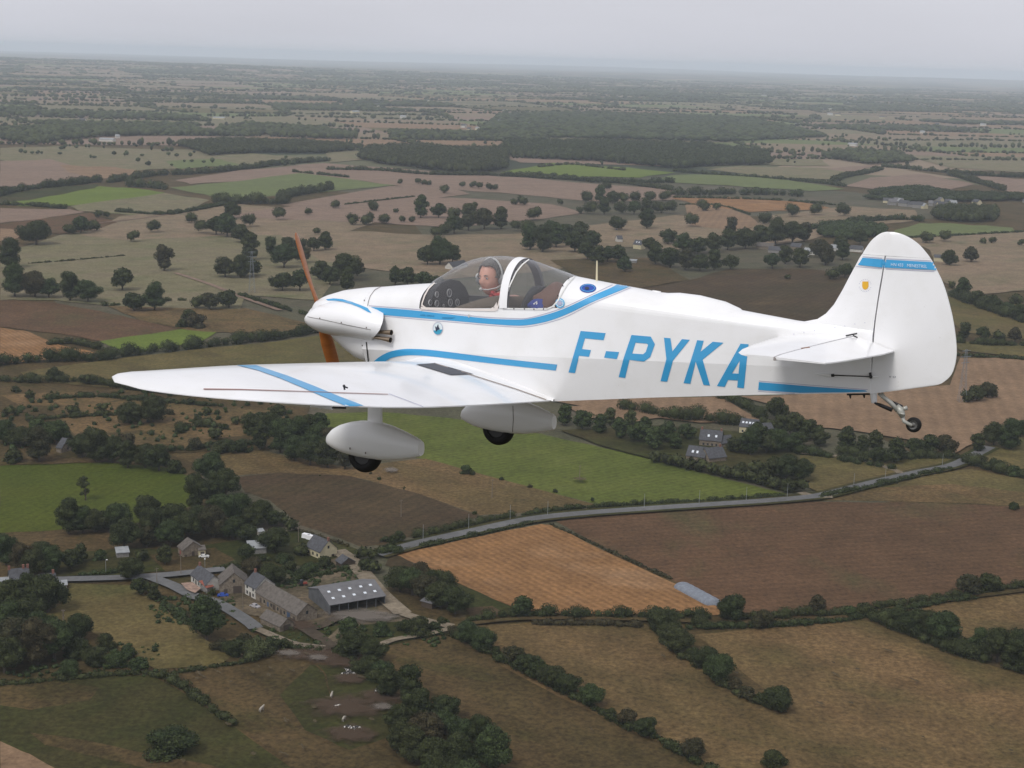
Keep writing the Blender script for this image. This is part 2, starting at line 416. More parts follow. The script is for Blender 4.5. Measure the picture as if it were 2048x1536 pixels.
# cylinder pods standing out of the cowling on both sides
ph = T([(.235, .012), (.238, .030), (.245, .046), (.26, .066), (.285, .088), (.32, .108), (.37, .125), (.45, .140), (.6, .148), (.75, .15), (.88, .14), (1.0, .115)])
pz = T([(.255, .405), (.5, .418), (.7, .412), (.85, .392), (1.0, .372)])
pw = T([(.235, .17), (.238, .19), (.245, .205), (.26, .222), (.285, .238), (.32, .252), (.37, .266), (.5, .285), (.7, .29), (.9, .27), (1.0, .245)])
def pod_pt(s, q, sgn, sh=1.0, xcut=None):
    a = rad(-97 + 194 * q)
    xe = .835 + .185 * max(0, math.cos(a - rad(18))) ** 1.15 - .0 * math.sin(a)
    x = .235 + (xe - .235) * s
    c, s_ = math.cos(a), math.sin(a)
    y = .13 + (itp(pw)(x) * sh) * (abs(c) ** .8 * (1 if c > 0 else -1)); z = itp(pz)(x) + itp(ph)(x) * sh * math.copysign(abs(s_) ** .95, s_)
    return (x, sgn * y, z)
for sgn in (1, -1):
    b = MB(); ss = [0, .003, .01, .022, .04, .065, .1, .16, .25, .36, .48, .6, .72, .84, .93, 1.0]
    b.grid([[pod_pt(s, k / 28, sgn) for k in range(29)] for s in ss]); b.add([pod_pt(0, k / 28, sgn) for k in range(29)], [tuple(range(29))])
    pod = b.build('cylinder_pod', white, plane, smooth=True)
    c = MB(); c.grid([[pod_pt(1.0, k / 28, sgn) for k in range(29)], [pod_pt(.985, k / 28, sgn, .97) for k in range(29)], [pod_pt(.9, k / 28, sgn, .95) for k in range(29)]])
    c.add([pod_pt(.93, k / 28, sgn, .95) for k in range(29)], [tuple(range(29))]); c.build('pod_outlet', dark, pod)
    for k, (p0, p1) in enumerate((((744, 663), (783, 665)), ((742, 673), (781, 680)))):
        e = MB(); A = bp(p0, .33); Bq = bp(p1, .335)
        A[1] *= sgn; Bq[1] *= sgn; D = Bq - A; A = A - D * .6
        e.tube([A, A + (Bq - A) * .72, Bq], [.013, .013, .021], n=12, cap=False); e.tube([A, A + (Bq - A) * .72, Bq - (Bq - A) * .02], [.010, .011, .018], n=12, m=1)
        e.build('exhaust_pipe', [brass, dark], plane, smooth=True)
    if sgn == 1: POD = bvh(pod)
CW = bvh(cow)
# spinner and propeller
sp = MB(); hubz = .415
sp.lathe([(-.145, .003), (-.13, .03), (-.10, .055), (-.05, .085), (.0, .1), (.04, .105)], (.165, 0, hubz), 'x', 28)
spin = sp.build('spinner', white, plane, smooth=True)
def blade(ang, name='propeller_blade'):
    d = Vector((0, math.cos(ang), math.sin(ang))); n = Vector((1, 0, 0)); e = d.cross(n); b = MB(); rows = []
    for r, ch, tw, th in ((.06, .07, 50, .05), (.14, .085, 44, .035), (.25, .11, 34, .022), (.4, .115, 24, .015), (.55, .10, 18, .011), (.66, .08, 15, .008), (.71, .05, 14, .006), (.725, .015, 14, .003)):
        c = Vector((.13, 0, hubz)) + d * r; row = []
        for k in range(14):
            q = 2 * math.pi * k / 14; u, v = ch / 2 * math.cos(q), th / 2 * math.sin(q) + th * .3 * math.sin(q) ** 2
            t = rad(tw); row.append(c + e * (u * math.cos(t) - v * math.sin(t)) + n * (u * math.sin(t) + v * math.cos(t)))
        rows.append(row)
    b.grid(rows, close=True); b.add(rows[-1], [tuple(range(14))]); return b.build(name, wood, plane, smooth=True)
PA = math.atan2(.68, .30)
blade(PA); blade(PA + math.pi)

# ---- wings
T2 = lambda P: T([(a, b) for a, b in smooth2(P, 5)])
TE = T2([(.30, 2.43), (.95, 2.43), (1.8, 2.36), (2.4, 2.26), (2.8, 2.07), (3.1, 1.73), (3.3, 1.50), (3.35, 1.41), (3.38, 1.36), (3.40, 1.33)])
TZ = T2([(.30, -.085), (.95, -.036), (1.8, .029), (2.4, .094), (2.8, .145), (3.1, .186), (3.3, .228), (3.35, .252), (3.38, .266), (3.40, .275)])
LE = T2([(.30, 1.12), (1.8, 1.04), (2.4, 1.03), (2.8, 1.06), (3.0, 1.10), (3.1, 1.14), (3.2, 1.19), (3.3, 1.24), (3.35, 1.27), (3.38, 1.29), (3.40, 1.31)])
TH = T2([(.30, .15), (1.5, .135), (2.6, .12), (3.1, .13), (3.3, .18), (3.37, .3)])
vtop = T([(218, 760), (222, 754), (235, 747), (262, 743), (300, 741), (470, 730), (700, 724), (850, 722), (900, 722)])
def foil(n=15, cut=None):
    U = [(1 - math.cos(math.pi * k / n)) / 2 for k in range(n + 1)]
    f = lambda x: 5 * (.2969 * math.sqrt(x) - .126 * x - .3516 * x * x + .2843 * x ** 3 - .1015 * x ** 4)
    cam_ = lambda x: .1 * x * (1 - x)
    return U, f, cam_
def wing_sec(y, zle=None):
    U, f, cm = foil(); xl, xt, zt = itp(LE)(y), itp(TE)(y), itp(TZ)(y); th = itp(TH)(y); c = xt - xl
    up = []; lo = []
    for u in U:
        x = xl + c * u; zb_ = zle + (zt - zle) * u + cm(u) * c
        up.append((x, y, zb_ + f(u) * th * c + .002)); lo.append((x, y, zb_ - f(u) * th * c * .75 - .002))
    return up, lo
def crest(y, zle):
    up, lo = wing_sec(y, zle); q = pj(np.array(up))
    return min(float(v - np.interp(u, vtop[0], vtop[1])) for u, v in q)
ZL = {}
wys = [.2, .3, .5, .8, 1.15, 1.5, 1.8, 2.1, 2.4, 2.55, 2.7, 2.8, 2.9, 3.0, 3.07, 3.14, 3.2, 3.25, 3.3, 3.33, 3.36, 3.38, 3.39, 3.40]
for y in wys:
    a, b = -.3, .6
    for _ in range(40):
        m_ = (a + b) / 2
        if crest(max(y, .9), m_) > 0: a = m_
        else: b = m_
    ZL[y] = (a + b) / 2
# inboard of 0.9 m keep the dihedral line of the outer panels
k_ = (ZL[1.8] - ZL[1.15]) / .65
for y in wys:
    if y < 1.15: ZL[y] = ZL[1.15] - k_ * (1.15 - y)
print('ZL', {k: round(v, 3) for k, v in ZL.items()})
AIL0, AIL1, HU = 2.02, 3.08, .78
def wing(sgn):
    b = MB(); ups = []; los = []
    for y in wys:
        up, lo = wing_sec(y, ZL[y]); ups.append([(p[0], sgn * p[1], p[2]) for p in up]); los.append([(p[0], sgn * p[1], p[2]) for p in lo])
    rows = [u[::-1] + l[1:] for u, l in zip(ups, los)]
    b.grid(rows); b.add(rows[-1], [tuple(range(len(rows[-1])))])
    for i in range(len(rows) - 1): b.add([rows[i][0], rows[i][-1], rows[i + 1][-1], rows[i + 1][0]], [(0, 1, 2, 3)])
    return b.build('wing', white, plane, smooth=True, autosmooth=50)
wl = wing(1); wr = wing(-1); WT = bvh(wl)

# ---- fin and rudder
def vsec(front, back, tf, tb_, nose=True, n=8):
    a = bp(front, 0); b = bp(back, 0); row = []; prof = []
    for k in range(n + 1):
        u = k / n; t = (tf + (tb_ - tf) * u)
        if nose: t = tf * math.sqrt(u) * (1 if u < .5 else 1) * 1.15 if u < .6 else t
        prof.append((u, t))
    L_ = [(a + (b - a) * u, t) for u, t in prof]
    row = [(p[0], t, p[2]) for p, t in L_] + [(p[0], -t, p[2]) for p, t in L_[::-1]]
    return row
FIN = [((1600, 700), (1744, 745)), ((1560, 668), (1747, 690)), ((1575, 652), (1748, 670)), ((1600, 644.5), (1751, 645)), ((1635, 638), (1753, 630)), ((1652, 627), (1755, 617)), ((1668, 609), (1757, 603)), ((1685, 580), (1761, 577)), ((1700, 551), (1766, 550)), ((1712, 529), (1769, 529)), ((1719, 516), (1770.5, 519)), ((1724, 508.5), (1772, 511.5))]
fb = MB(); fb.grid([vsec(f, b, .030 if i > 2 else .03, .028) for i, (f, b) in enumerate(FIN)], close=True)
r_ = vsec(*FIN[-1], .03, .028); fb.add(r_, [tuple(range(len(r_)))])
fin = fb.build('fin', white, plane, smooth=True, autosmooth=40)
RUD = [((1744, 787), (1800, 780)), ((1743, 786), (1868, 771)), ((1744, 775), (1890, 762)), ((1746, 748), (1906, 743)), ((1749, 700), (1913.5, 705)), ((1753, 650), (1909, 655)), ((1760, 600), (1899, 608)), ((1767, 560), (1886, 566)), ((1773, 522), (1868.5, 530)), ((1774.5, 512), (1861, 517))]
rb = MB()
def rsec(f, b):
    r = vsec(f, b, .028, .005, nose=False); return r
def dense(L_, n=4):
    F_ = smooth2([l[0] for l in L_], n); B2_ = smooth2([l[1] for l in L_], n); return list(zip(F_, B2_))
rows = [rsec(f, b) for f, b in dense(RUD)]; rb.grid(rows, close=True); rb.add(rows[0], [tuple(range(len(rows[0])))]); rb.add(rows[-1], [tuple(range(len(rows[-1])))])
CAP = [((1724.5, 508), (1861, 516.8)), ((1730, 499), (1853, 506)), ((1741, 483), (1838, 489)), ((1753, 472), (1820, 476)), ((1763, 466), (1803, 468)), ((1772, 463.5), (1788, 464))]
CAPD = dense(CAP); rows = [vsec(f, b, .028 * (1 - .55 * (i / len(CAPD)) ** 2), .005, n=10) for i, (f, b) in enumerate(CAPD)]
rb.grid(rows, close=True); rb.add(rows[0], [tuple(range(len(rows[0])))]); rb.add(rows[-1], [tuple(range(len(rows[-1])))])
rud = rb.build('rudder', white, plane, smooth=True, autosmooth=40)
gp = MB(); gp.tube([bp((1744, 783), 0), bp((1749, 690), 0), bp((1773, 512), 0)], [.016, .015, .015], n=10); gp.build('rudder_hinge_gap', newmat('hinge_gap', (.22, .22, .22), .7), plane)
# ---- tailplane and elevators
def tail(sgn):
    # per station: y, x_le, z_le, x_hinge, z_hinge, x_te, z_te
    STN = [(.03, 4.08, .452, 4.59, .455, 4.845, .388), (.3, 4.09, .443, 4.56, .446, 4.85, .388), (.6, 4.105, .433, 4.505, .429, 4.815, .388), (.8, 4.115, .421, 4.46, .415, 4.79, .387), (.95, 4.15, .412, 4.425, .404, 4.755, .386), (1.02, 4.20, .407, 4.412, .399, 4.73, .386)]
    def sec(x0, z0, x1, z1, y, t0, t1, nose):
        row = []; n = 8; up = []; lo = []
        for k in range(n + 1):
            u = k / n; t = (t0 * math.sqrt(max(0, min(1, u * 2.2)))) if nose else t0 + (t1 - t0) * u
            x, z = x0 + (x1 - x0) * u, z0 + (z1 - z0) * u; up.append((x, sgn * y, z + t)); lo.append((x, sgn * y, z - t))
        return up + lo[::-1]
    a = MB(); b = MB(); R1 = []; R2 = []
    for i, (y, xl, zl, xh, zh, xt, zt) in enumerate(STN):
        k = [1, .95, .85, .75, .6, .35][i]
        R1.append(sec(xl, zl, xh - .006, zh, y, .024 * k, .022 * k, True)); R2.append(sec(xh + .006, zh, xt, zt, y, .022 * k, .004, False))
    for m_, R_ in ((a, R1), (b, R2)):
        m_.grid(R_, close=True); m_.add(R_[0], [tuple(range(len(R_[0])))]); m_.add(R_[-1], [tuple(range(len(R_[-1])))])
    # rounded tip edge
    s1 = a.build('tailplane', white, plane, smooth=True, autosmooth=40); s2 = b.build('elevator', white, s1, smooth=True, autosmooth=40)
    g = MB(); g.tube([(STN[i][3], sgn * STN[i][0], STN[i][4] - .004) for i in range(6)], .012, n=8); g.build('hinge_line', newmat('hinge_dark', (.34, .31, .30), .7) if sgn == 1 else bpy.data.materials['hinge_dark'], s1)
    if sgn == 1:
        h = MB(); A = bp((1700, 672), .09)
        h.tube([bp((1692, 671.5), .1), bp((1714, 667), .1)], .005, n=6); h.tube([bp((1706, 671), .1), bp((1715, 675), .1)], .0045, n=6); h.build('elevator_horn', blackp, s2)
        h = MB(); h.tube([(4.47, .72, .435), (4.50, .66, .44)], .008, n=6); h.build('hinge_bracket', newmat('rusty_bracket', (.25, .14, .1), .7), s1)
    return s1
tp = tail(1); tail(-1)
# ---- dorsal fairing behind the canopy
df = MB(); P = [(1312, 583.5), (1335, 586), (1360, 585.5), (1400, 590.5), (1450, 603), (1478, 616), (1486, 622)]
rows = []
for i, p in enumerate(P):
    c = bp(p, 0); x = c[0]; base = ztf(x) - .03; wd = min([.05, .15, .18, .18, .15, .10, .02][i], ysf(x) * .925 * .88)
    hzf = lambda y: zsf(x) + (ztf(x) - zsf(x)) * math.sqrt(max(0, 1 - (y / (ysf(x) * .925)) ** 2)); rows.append([(x, wd * (1 - k / 8), hzf(wd * (1 - k / 8)) - .006 + (c[2] - ztf(x) + .006) * math.cos((1 - k / 8) * math.pi / 2) ** 1.6) for k in range(17)])
df.grid(rows); df.build('dorsal_fairing', white, plane, smooth=True)
v_ = MB(); c = bp((1313, 581), 0); v_.tube([(c[0] - .03, 0, c[2] - .012), (c[0] + .03, 0, c[2] - .018)], [.014, .014], n=10, ref=(0, 0, 1)); v_.build('top_vent', white, plane, smooth=True)
an = MB(); a0 = bp((1193.5, 562), 0); a1 = bp((1194, 521), 0); an.tube([a0, a1], [.008, .006], n=8); an.tube([a1, a1 + (a1 - a0) * .05], .009, n=8, m=1)
an.build('antenna', [newmat('antenna_tan', (.62, .56, .38), .5), blackp], plane)
# ---- undercarriage
PANT = [(.874, .012, -.415, -.425), (.884, .045, -.385, -.455), (.905, .068, -.362, -.478), (.94, .085, -.338, -.50), (1.0, .098, -.312, -.528), (1.08, .106, -.295, -.553), (1.17, .11, -.287, -.572), (1.27, .11, -.288, -.582), (1.38, .105, -.300, -.586), (1.5, .092, -.325, -.582), (1.6, .075, -.352, -.572), (1.69, .055, -.38, -.558), (1.718, .045, -.392, -.548)]
def pant_rings():
    out = []
    for px, vt, vb, wdt in PTAB:
        a = bp((px, vt), .87); b = bp((px, vb), .87); out.append((a[0], wdt, a[2], b[2]))
    return out
PTAB = [(655.5, 877, 884, .03), (660, 866, 890, .06), (669, 856, 896, .08), (682, 849, 903, .095), (700, 844, 909, .105), (720, 841.5, 914, .11), (745, 842, 918.5, .11), (765, 847, 920.5, .105), (785, 854, 921, .095), (805, 863, 919.5, .08), (825, 873, 916.5, .06), (836, 879, 914, .048), (841, 883, 912, .04)]
def gear(sgn, dx, dz, sc):
    g = empty('main_gear'); g.parent = plane; b = MB(); rows = []
    for x, wd, zt, zb in pant_rings():
        cx = 1.24; x2 = cx + (x - cx) * sc + dx; zc = -.45; a = zc + (zt - zc) * sc + dz; c = zc + (zb - zc) * sc + dz
        rows.append([(x2, sgn * (.86 + .0) + wd * math.copysign(abs(math.cos(q)) ** .85, math.cos(q)), (a + c) / 2 + (a - c) / 2 * math.copysign(abs(math.sin(q)) ** .85, math.sin(q))) for q in [2 * math.pi * k / 28 for k in range(28)]])
    b.grid(rows, close=True); b.add(rows[0], [tuple(range(28))]); b.add(rows[-1], [tuple(range(28))])
    p = b.build('wheel_fairing', white_dim, g, smooth=True, autosmooth=50)
    sx = 1.0
    l = MB(); zt = .03; 
    A = [(1.29, .86, -.26), (1.29, .86, -.33)]
    rows = []
    for z, ch, th in ((.02, .13, .028), (-.22, .125, .028), (-.27, .13, .032), (-.30, .16, .05), (-.33, .21, .07)):
        rows.append([(1.315 + dx + ch / 2 * math.cos(q) * sc, sgn * .86 + th * math.sin(q), z + dz) for q in [2 * math.pi * k / 20 for k in range(20)]])
    l.grid(rows, close=True); l.build('gear_leg', white_dim, g, smooth=True)
    w_ = MB(); c = bp((730.5, 908), .86); c = (1.24 + (c[0] - 1.24) * sc + dx, sgn * .86, c[2] + dz); R_ = .134 * sc
    w_.lathe([(-.05, R_ * .55), (-.05, R_ * .8), (-.04, R_ * .93), (-.02, R_), (.02, R_), (.04, R_ * .93), (.05, R_ * .8), (.05, R_ * .55), (-.05, R_ * .55)], c, 'y', 36); w_.build('tyre', rubber, g, smooth=True)
    w2 = MB(); w2.lathe([(-.042, .005), (-.042, R_ * .5), (-.045, R_ * .56), (.045, R_ * .56), (.042, R_ * .5), (.042, .005)], c, 'y', 28); w2.build('rim', newmat('wheel_dark', (.03, .03, .03), .6) if sgn == 1 else bpy.data.materials['wheel_dark'], g, smooth=True)
    d = MB()
    for qx, qz in ((700, 897), (731, 906)) if sgn == 1 else ():
        d = MB(); q = bp((qx, qz), .97); d.ball(q, (.006, .004, .009), 8); d.build('drain_hole', seal, p)
    return p
white_dim = newmat('fairing_white', (.74, .74, .73), .32, coat=.3)
pn = gear(1, 0, 0, 1.0); PN = bvh(pn)
pf = gear(-1, .085, -.01, 1.06); PF = bvh(pf)
skin('panel_seam', [ribbon([(1026, 812), (1027, 840), (1025, 864)], 1.2)], [PF], seal, parent=pf)
# ---- tail wheel, all on the centre line
tw = empty('tail_wheel'); tw.parent = plane
q = lambda x, y, off=0.0: bp((x, y), off)
b = MB()
b.tube([q(1747, 786), q(1748, 806)], [.016, .012], n=8, sx=1.6); b.build('steering_arm', white, tw)
b = MB(); b.tube([q(1758, 788), q(1768, 795, .02), q(1782, 806, .02), q(1795, 821, .01)], [.010, .014, .016, .016], n=8); b.tube([q(1764, 785), q(1772, 797), q(1790, 812)], [.006, .007, .01], n=8)
b.tube([q(1793, 812), q(1801, 822), q(1806, 834)], [.02, .028, .018], n=10); b.tube([q(1803, 818), q(1814, 816)], [.012, .015], n=10); b.tube([q(1805, 833), q(1808, 843), q(1824, 851)], [.014, .013, .012], n=8)
b.tube([q(1790, 820), q(1800, 818)], [.012, .02], n=8); b.tube([q(1798, 826, .03), q(1809, 829, .03)], [.008, .008], n=6)
b.build('tail_wheel_fork', newmat('fork_grey', (.42, .42, .38), .45, metal=.3), tw, smooth=True)
b = MB(); b.tube([q(1749, 806, .03), q(1760, 810, .03), q(1784, 820, .03)], [.006, .012, .014], n=10); b.tube([q(1783, 804, -.03), q(1804, 814, -.03)], [.011, .013], n=10); b.build('steering_spring', blackp, tw, smooth=True)
b = MB(); c = q(1827.5, 849.5, -.02); R_ = .062
R_ = .05; b.lathe([(-.020, .028), (-.020, .042), (-.014, .048), (0, R_), (.014, .048), (.020, .042), (.020, .028)], c, 'y', 32)
b.build('tyre', rubber, tw, smooth=True)
b = MB(); b.lathe([(-.014, .029), (.014, .029), (.016, .031), (.020, .031), (.020, .027), (.012, .024), (.012, .010), (.022, .008), (.022, .002)], c, 'y', 28); b.build('rim', newmat('rim_dark', (.10, .10, .095), .5), tw, smooth=True)
b = MB()
b.tube([q(1694, 789), q(1752, 788)], .006, n=6); b.tube([q(1700, 789), q(1701, 797)], [.010, .004], n=6); b.tube([q(1728, 789), q(1728.5, 796)], [.010, .004], n=6); b.build('tail_skid_plate', blackp, plane)
# rudder push rod on the port side
b = MB(); b.tube([q(1628, 748, .07), q(1655, 750, .085), q(1663, 752, .085)], [.003, .010, .011], n=8, m=1); b.tube([q(1663, 751, .085), q(1668, 750.5, .085)], .010, n=8)
b.tube([q(1668, 750.5, .085), q(1745, 753.5, .075)], .0038, n=6); b.tube([q(1740, 745, .05), q(1742, 757, .05)], .009, n=6); b.tube([q(1744, 753.5, .05), q(1758, 754, .03)], [.007, .002], n=6, m=1)
b.build('rudder_linkage', [blackp, white], plane)
# wing details
b = MB(); c = Vector(bp((692, 780), 2.35)); b.tube([c + Vector((-.01, 0, .0)), c + Vector((-.015, 0, .022))], .006, n=6); b.tube([c + Vector((-.015, 0, .02)), c + Vector((.012, 0, .014))], .005, n=6); b.ball(c + Vector((-.015, 0, .024)), .009, 8)
b.build('aileron_bracket', blackp, wl)
b = MB(); A = Vector(bp((622, 812.5), 2.5)); B2 = Vector(bp((664, 815.5), 2.5)); b.tube([A, B2], [.006, .013], n=8); b.build('tab_plate', white, wl)
b = MB(); b.tube([B2, Vector(bp((691, 815), 2.4))], [.005, .009], n=6); b.build('tab_rod', blackp, wl)

# ================================================================== markings
US = smooth2([(735, 613.5), (790, 617.5), (840, 622), (928, 632), (977, 637), (1025.5, 639), (1055, 638), (1094, 629), (1133, 615.5), (1182, 593), (1222, 576), (1236, 568)], 4)
LS = smooth2([(1265, 571), (1240, 582), (1182, 605.7), (1133, 629), (1094, 643), (1055, 650.3), (1025.5, 651), (977, 647.7), (928, 643.5), (840, 636), (790, 632), (744, 627.5)], 4)
skin('upper_stripe', [US + LS], SH, blue)
pin = [[(738, 611.3), (840, 619.3), (928, 629.6), (977, 634.7), (1025, 636.6), (1054, 636.5), (1093, 626.6), (1132, 613), (1181, 590.6), (1225, 570)],
       [(745, 629.8), (840, 638.6), (928, 646), (977, 650.2), (1025, 653.5), (1056, 653.2), (1095, 645.6), (1134, 632.6), (1183, 608.2), (1241, 584.6), (1268, 573)]]
skin('pinstripe', [ribbon(smooth2(p, 4), 1.1) for p in pin], SH, lilac)
skin('lower_stripe', [smooth2([(746, 724), (760, 713), (779, 703.5), (804, 698.5), (829, 698), (872.5, 701), (997.5, 716.5), (1114.7, 729)], 4) + smooth2([(1111.6, 741), (997.5, 728.4), (872.5, 713.7), (835, 710.6), (810, 710.8), (785, 715), (768, 724)], 4)], SH, blue)
skin('tail_stripe', [[(1518, 764), (1625, 773), (1731, 780.6), (1735, 783), (1690, 784.5), (1600.6, 785.5), (1560, 783), (1516.6, 779.7)]], SH, blue)
skin('pinstripe', [ribbon([(1518, 761.6), (1625, 770.4), (1736, 779.2)], 1.0), ribbon([(1516, 782), (1562, 785.4), (1590, 787)], 1.0)], SH, lilac)
cs = [[(652, 599), (668, 597), (685.4, 598.6), (703, 604), (720.6, 610.6), (735, 616.5), (743, 626.5), (736.4, 624.7), (720.6, 616), (703, 609), (685, 604), (671, 601.5), (656, 601.5)]]
skin('cowling_stripe', cs, [CW, POD, HT], blue)
o_ = lambda P: [(x / 5.12 + 1120, y / 5.12 + 640) for x, y in P]
LT = {'F': [o_([(213, 112), (468, 134), (447, 206), (257, 188), (226, 297), (318, 308), (298, 377), (196, 365), (155, 543), (88, 535)])],
 'dash': [o_([(473, 318), (606, 328), (583, 400), (453, 385)])],
 'P': [o_(p) for p in ([(733, 153), (931, 170), (895, 243), (775, 231)], [(931, 170), (973, 247), (925, 380), (880, 325), (903, 255), (895, 243)], [(925, 380), (862, 424), (712, 408), (741, 343), (853, 350), (880, 325)], [(733, 153), (775, 231), (741, 343), (712, 408), (668, 592), (602, 583), (650, 400)])],
 'Y': [o_([(1066, 181), (1132, 186), (1152, 322), (1250, 195), (1330, 203), (1158, 415), (1098, 631), (1030, 625), (1090, 400)])],
 'K': [o_([(1406, 206), (1473, 212), (1440, 325), (1565, 222), (1675, 232), (1462, 405), (1537, 670), (1470, 663), (1390, 425), (1335, 652), (1266, 645), (1345, 400)])],
 'A': [o_(p) for p in ([(1850, 242), (1932, 248), (1925, 300), (1842, 415)], [(1850, 242), (1842, 415), (1762, 545), (1722, 612), (1687, 684), (1608, 675)], [(1762, 545), (1828, 548), (1820, 618), (1722, 612)], [(1842, 415), (1925, 300), (1884, 698), (1815, 690)])]}
for k, polys in LT.items():
    skin('registration_letter' if k != 'dash' else 'registration_dash', polys, SH, blue, off=.003)
FT = bvh(fin); RDT = bvh(rud); FR = [FT, RDT]
skin('fin_stripe', [[(1717, 530), (1726, 515.5), (1772, 519), (1769.5, 535.5)]], FR, blue, parent=fin, off=.006, step=3)
skin('rudder_stripe', [[(1770, 519), (1871.5, 524.5), (1880.5, 540.4), (1769.5, 535)]], FR, blue, parent=rud, off=.006, step=3)
skin('pinstripe', [ribbon([(1726, 513.4), (1772, 517), (1870, 522)], 1.0)], FR, lilac, parent=rud); skin('pinstripe', [ribbon([(1712, 533), (1767, 537.5)], 1.0)], FR, lilac, parent=fin); skin('pinstripe', [ribbon([(1772, 538), (1881, 543.6)], 1.0)], FR, lilac, parent=rud)
pale = newmat('pale_lettering', (.62, .75, .85), .4); ink = newmat('ink', (.03, .04, .07), .5)
skintext('lettering', 'HN 433   MENESTREL', (1782, 531.7), (1855, 536), 6.2, FR, pale, parent=rud, off=.012)
skintext('lettering', 'V O', (1778, 755), (1792, 755.6), 3.6, FR, ink, parent=rud)
skintext('lettering', 'ATPL ORG-IS', (841, 631.8), (869, 634), 3.2, SH, newmat('stripe_ink', (.02, .12, .25), .5))
# fin shield badge with its ring of small lettering
gold = newmat('gold', (.72, .40, .03), .5)
skin('shield_badge', [[(1725, 563), (1737, 563), (1737.2, 573), (1735, 577), (1730.5, 579.5), (1726, 577), (1724.6, 572)]], FR, gold, parent=fin)
for k in range(9):
    a = rad(-160 + 18 * k); skin('badge_lettering', [ell((1730.5 + 12 * math.cos(a), 571 + 12 * math.sin(a)), .7, .9, 6)], FR, lilac, parent=fin)
    a = rad(20 + 18 * k); skin('badge_lettering', [ell((1730.5 + 12 * math.cos(a), 571 + 12 * math.sin(a)), .7, .9, 6)], FR, lilac, parent=fin)
# hull badges
royal = newmat('royal_blue', (.02, .07, .36), .4); pblue = newmat('pale_blue', (.10, .42, .68), .4)
skin('oval_badge', [ell((1176, 577), 16.5, 9)], SH, royal); skin('oval_badge_ring', [ribbon(ell((1176, 577), 13.5, 6.6, 24) + [(1189.5, 577)], 1.0)], SH, pblue, off=.005); skin('oval_badge_centre', [ell((1174, 577.5), 4.5, 3)], SH, ink, off=.006)
skin('round_badge', [ell((1120.5, 606.5), 9.3, 9.6)], SH, pblue, off=.005); skin('round_badge_ring', [ribbon([(1120.5 + 6.3 * math.cos(2 * math.pi * (k + .12) / 12 + j * .3), 606.5 + 6.5 * math.sin(2 * math.pi * (k + .12) / 12 + j * .3)) for j in (0, 1)], 2.2) for k in range(12)], SH, white, off=.007); skin('round_badge_centre', [ell((1120.5, 606.5), 4.4, 4.4)], SH, lilac, off=.008)
skin('bird_badge', [ell((876.3, 657), 10, 13)], SH, newmat('badge_pale', (.66, .74, .76), .4)); skin('bird_badge_lower', [ell((876.3, 657), 9.8, 12.6, 14, rad(8), rad(172))], SH, newmat('badge_teal', (.04, .30, .45), .4), off=.005)
skin('bird_badge_bird', [[(871, 652), (874, 655), (877, 648), (878.5, 655), (881, 658), (876, 660), (873, 664), (872, 658)]], SH, ink, off=.007)
skin('bird_badge_ring', [ribbon(ell((876.3, 657), 9.6, 12.4, 24) + [(885.9, 657)], .8)], SH, lilac, off=.006)
# seams, catches
skin('panel_seam', [ribbon([(763, 573.4), (750, 580), (741, 592), (737, 604), (735.5, 613)], 1.0)], SH + [CW], seal)
skin('panel_seam', [ribbon([(733, 684), (735, 703), (737, 725)], 2.2)], SH + [CW], dark)
skin('pod_seam', [ribbon([(615, 633.5), (650, 640), (690, 649), (742, 659.5)], .9)], [POD], seal)
for p in ((640, 636.5), (683, 645), (733, 655), (729, 601), (725, 691)): skin('screw', [ell(p, 1.2, 1.6, 8)], [POD, CW, HT], seal)
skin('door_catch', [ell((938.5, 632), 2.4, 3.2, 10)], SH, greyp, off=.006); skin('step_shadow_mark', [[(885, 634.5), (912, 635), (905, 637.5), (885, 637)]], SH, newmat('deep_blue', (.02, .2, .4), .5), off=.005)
skin('wing_stripe', [[(473, 731), (512, 731), (530, 737), (575, 752), (627, 772), (680, 794), (712, 806), (727, 812), (691, 812.3), (660, 800), (610, 778), (560, 757), (515, 741), (490, 735)]], [WT], blue, parent=wl, off=.003)
skin('non_slip_patch', [[(832, 729.5), (870, 727), (947, 749), (902, 751)]], [WT], newmat('non_slip', (.09, .095, .11), .9), parent=wl, off=.004)
skin('aileron_gap', [ribbon([(407, 779), (480, 779.8), (600, 783.5), (700, 787), (776, 789.3)], [2.2, 1.8, 1.2, 1.2, 1.1])], [WT], newmat('rusty_gap', (.30, .16, .14), .7), parent=wl, off=.004)
skin('aileron_gap', [ribbon([(777, 788), (812, 801), (846, 814)], .8)], [WT], lilac, parent=wl, off=.004)
# fin fairing screws
for k, p in enumerate([(1588, 668), (1608, 665), (1629, 661), (1650, 658), (1670, 655), (1690, 652), (1710, 648), (1730, 645.5), (1749, 642), (1747, 658), (1745.5, 672)]): skin('screw', [ell(p, .9, .9, 6)], SH + FR, lilac)
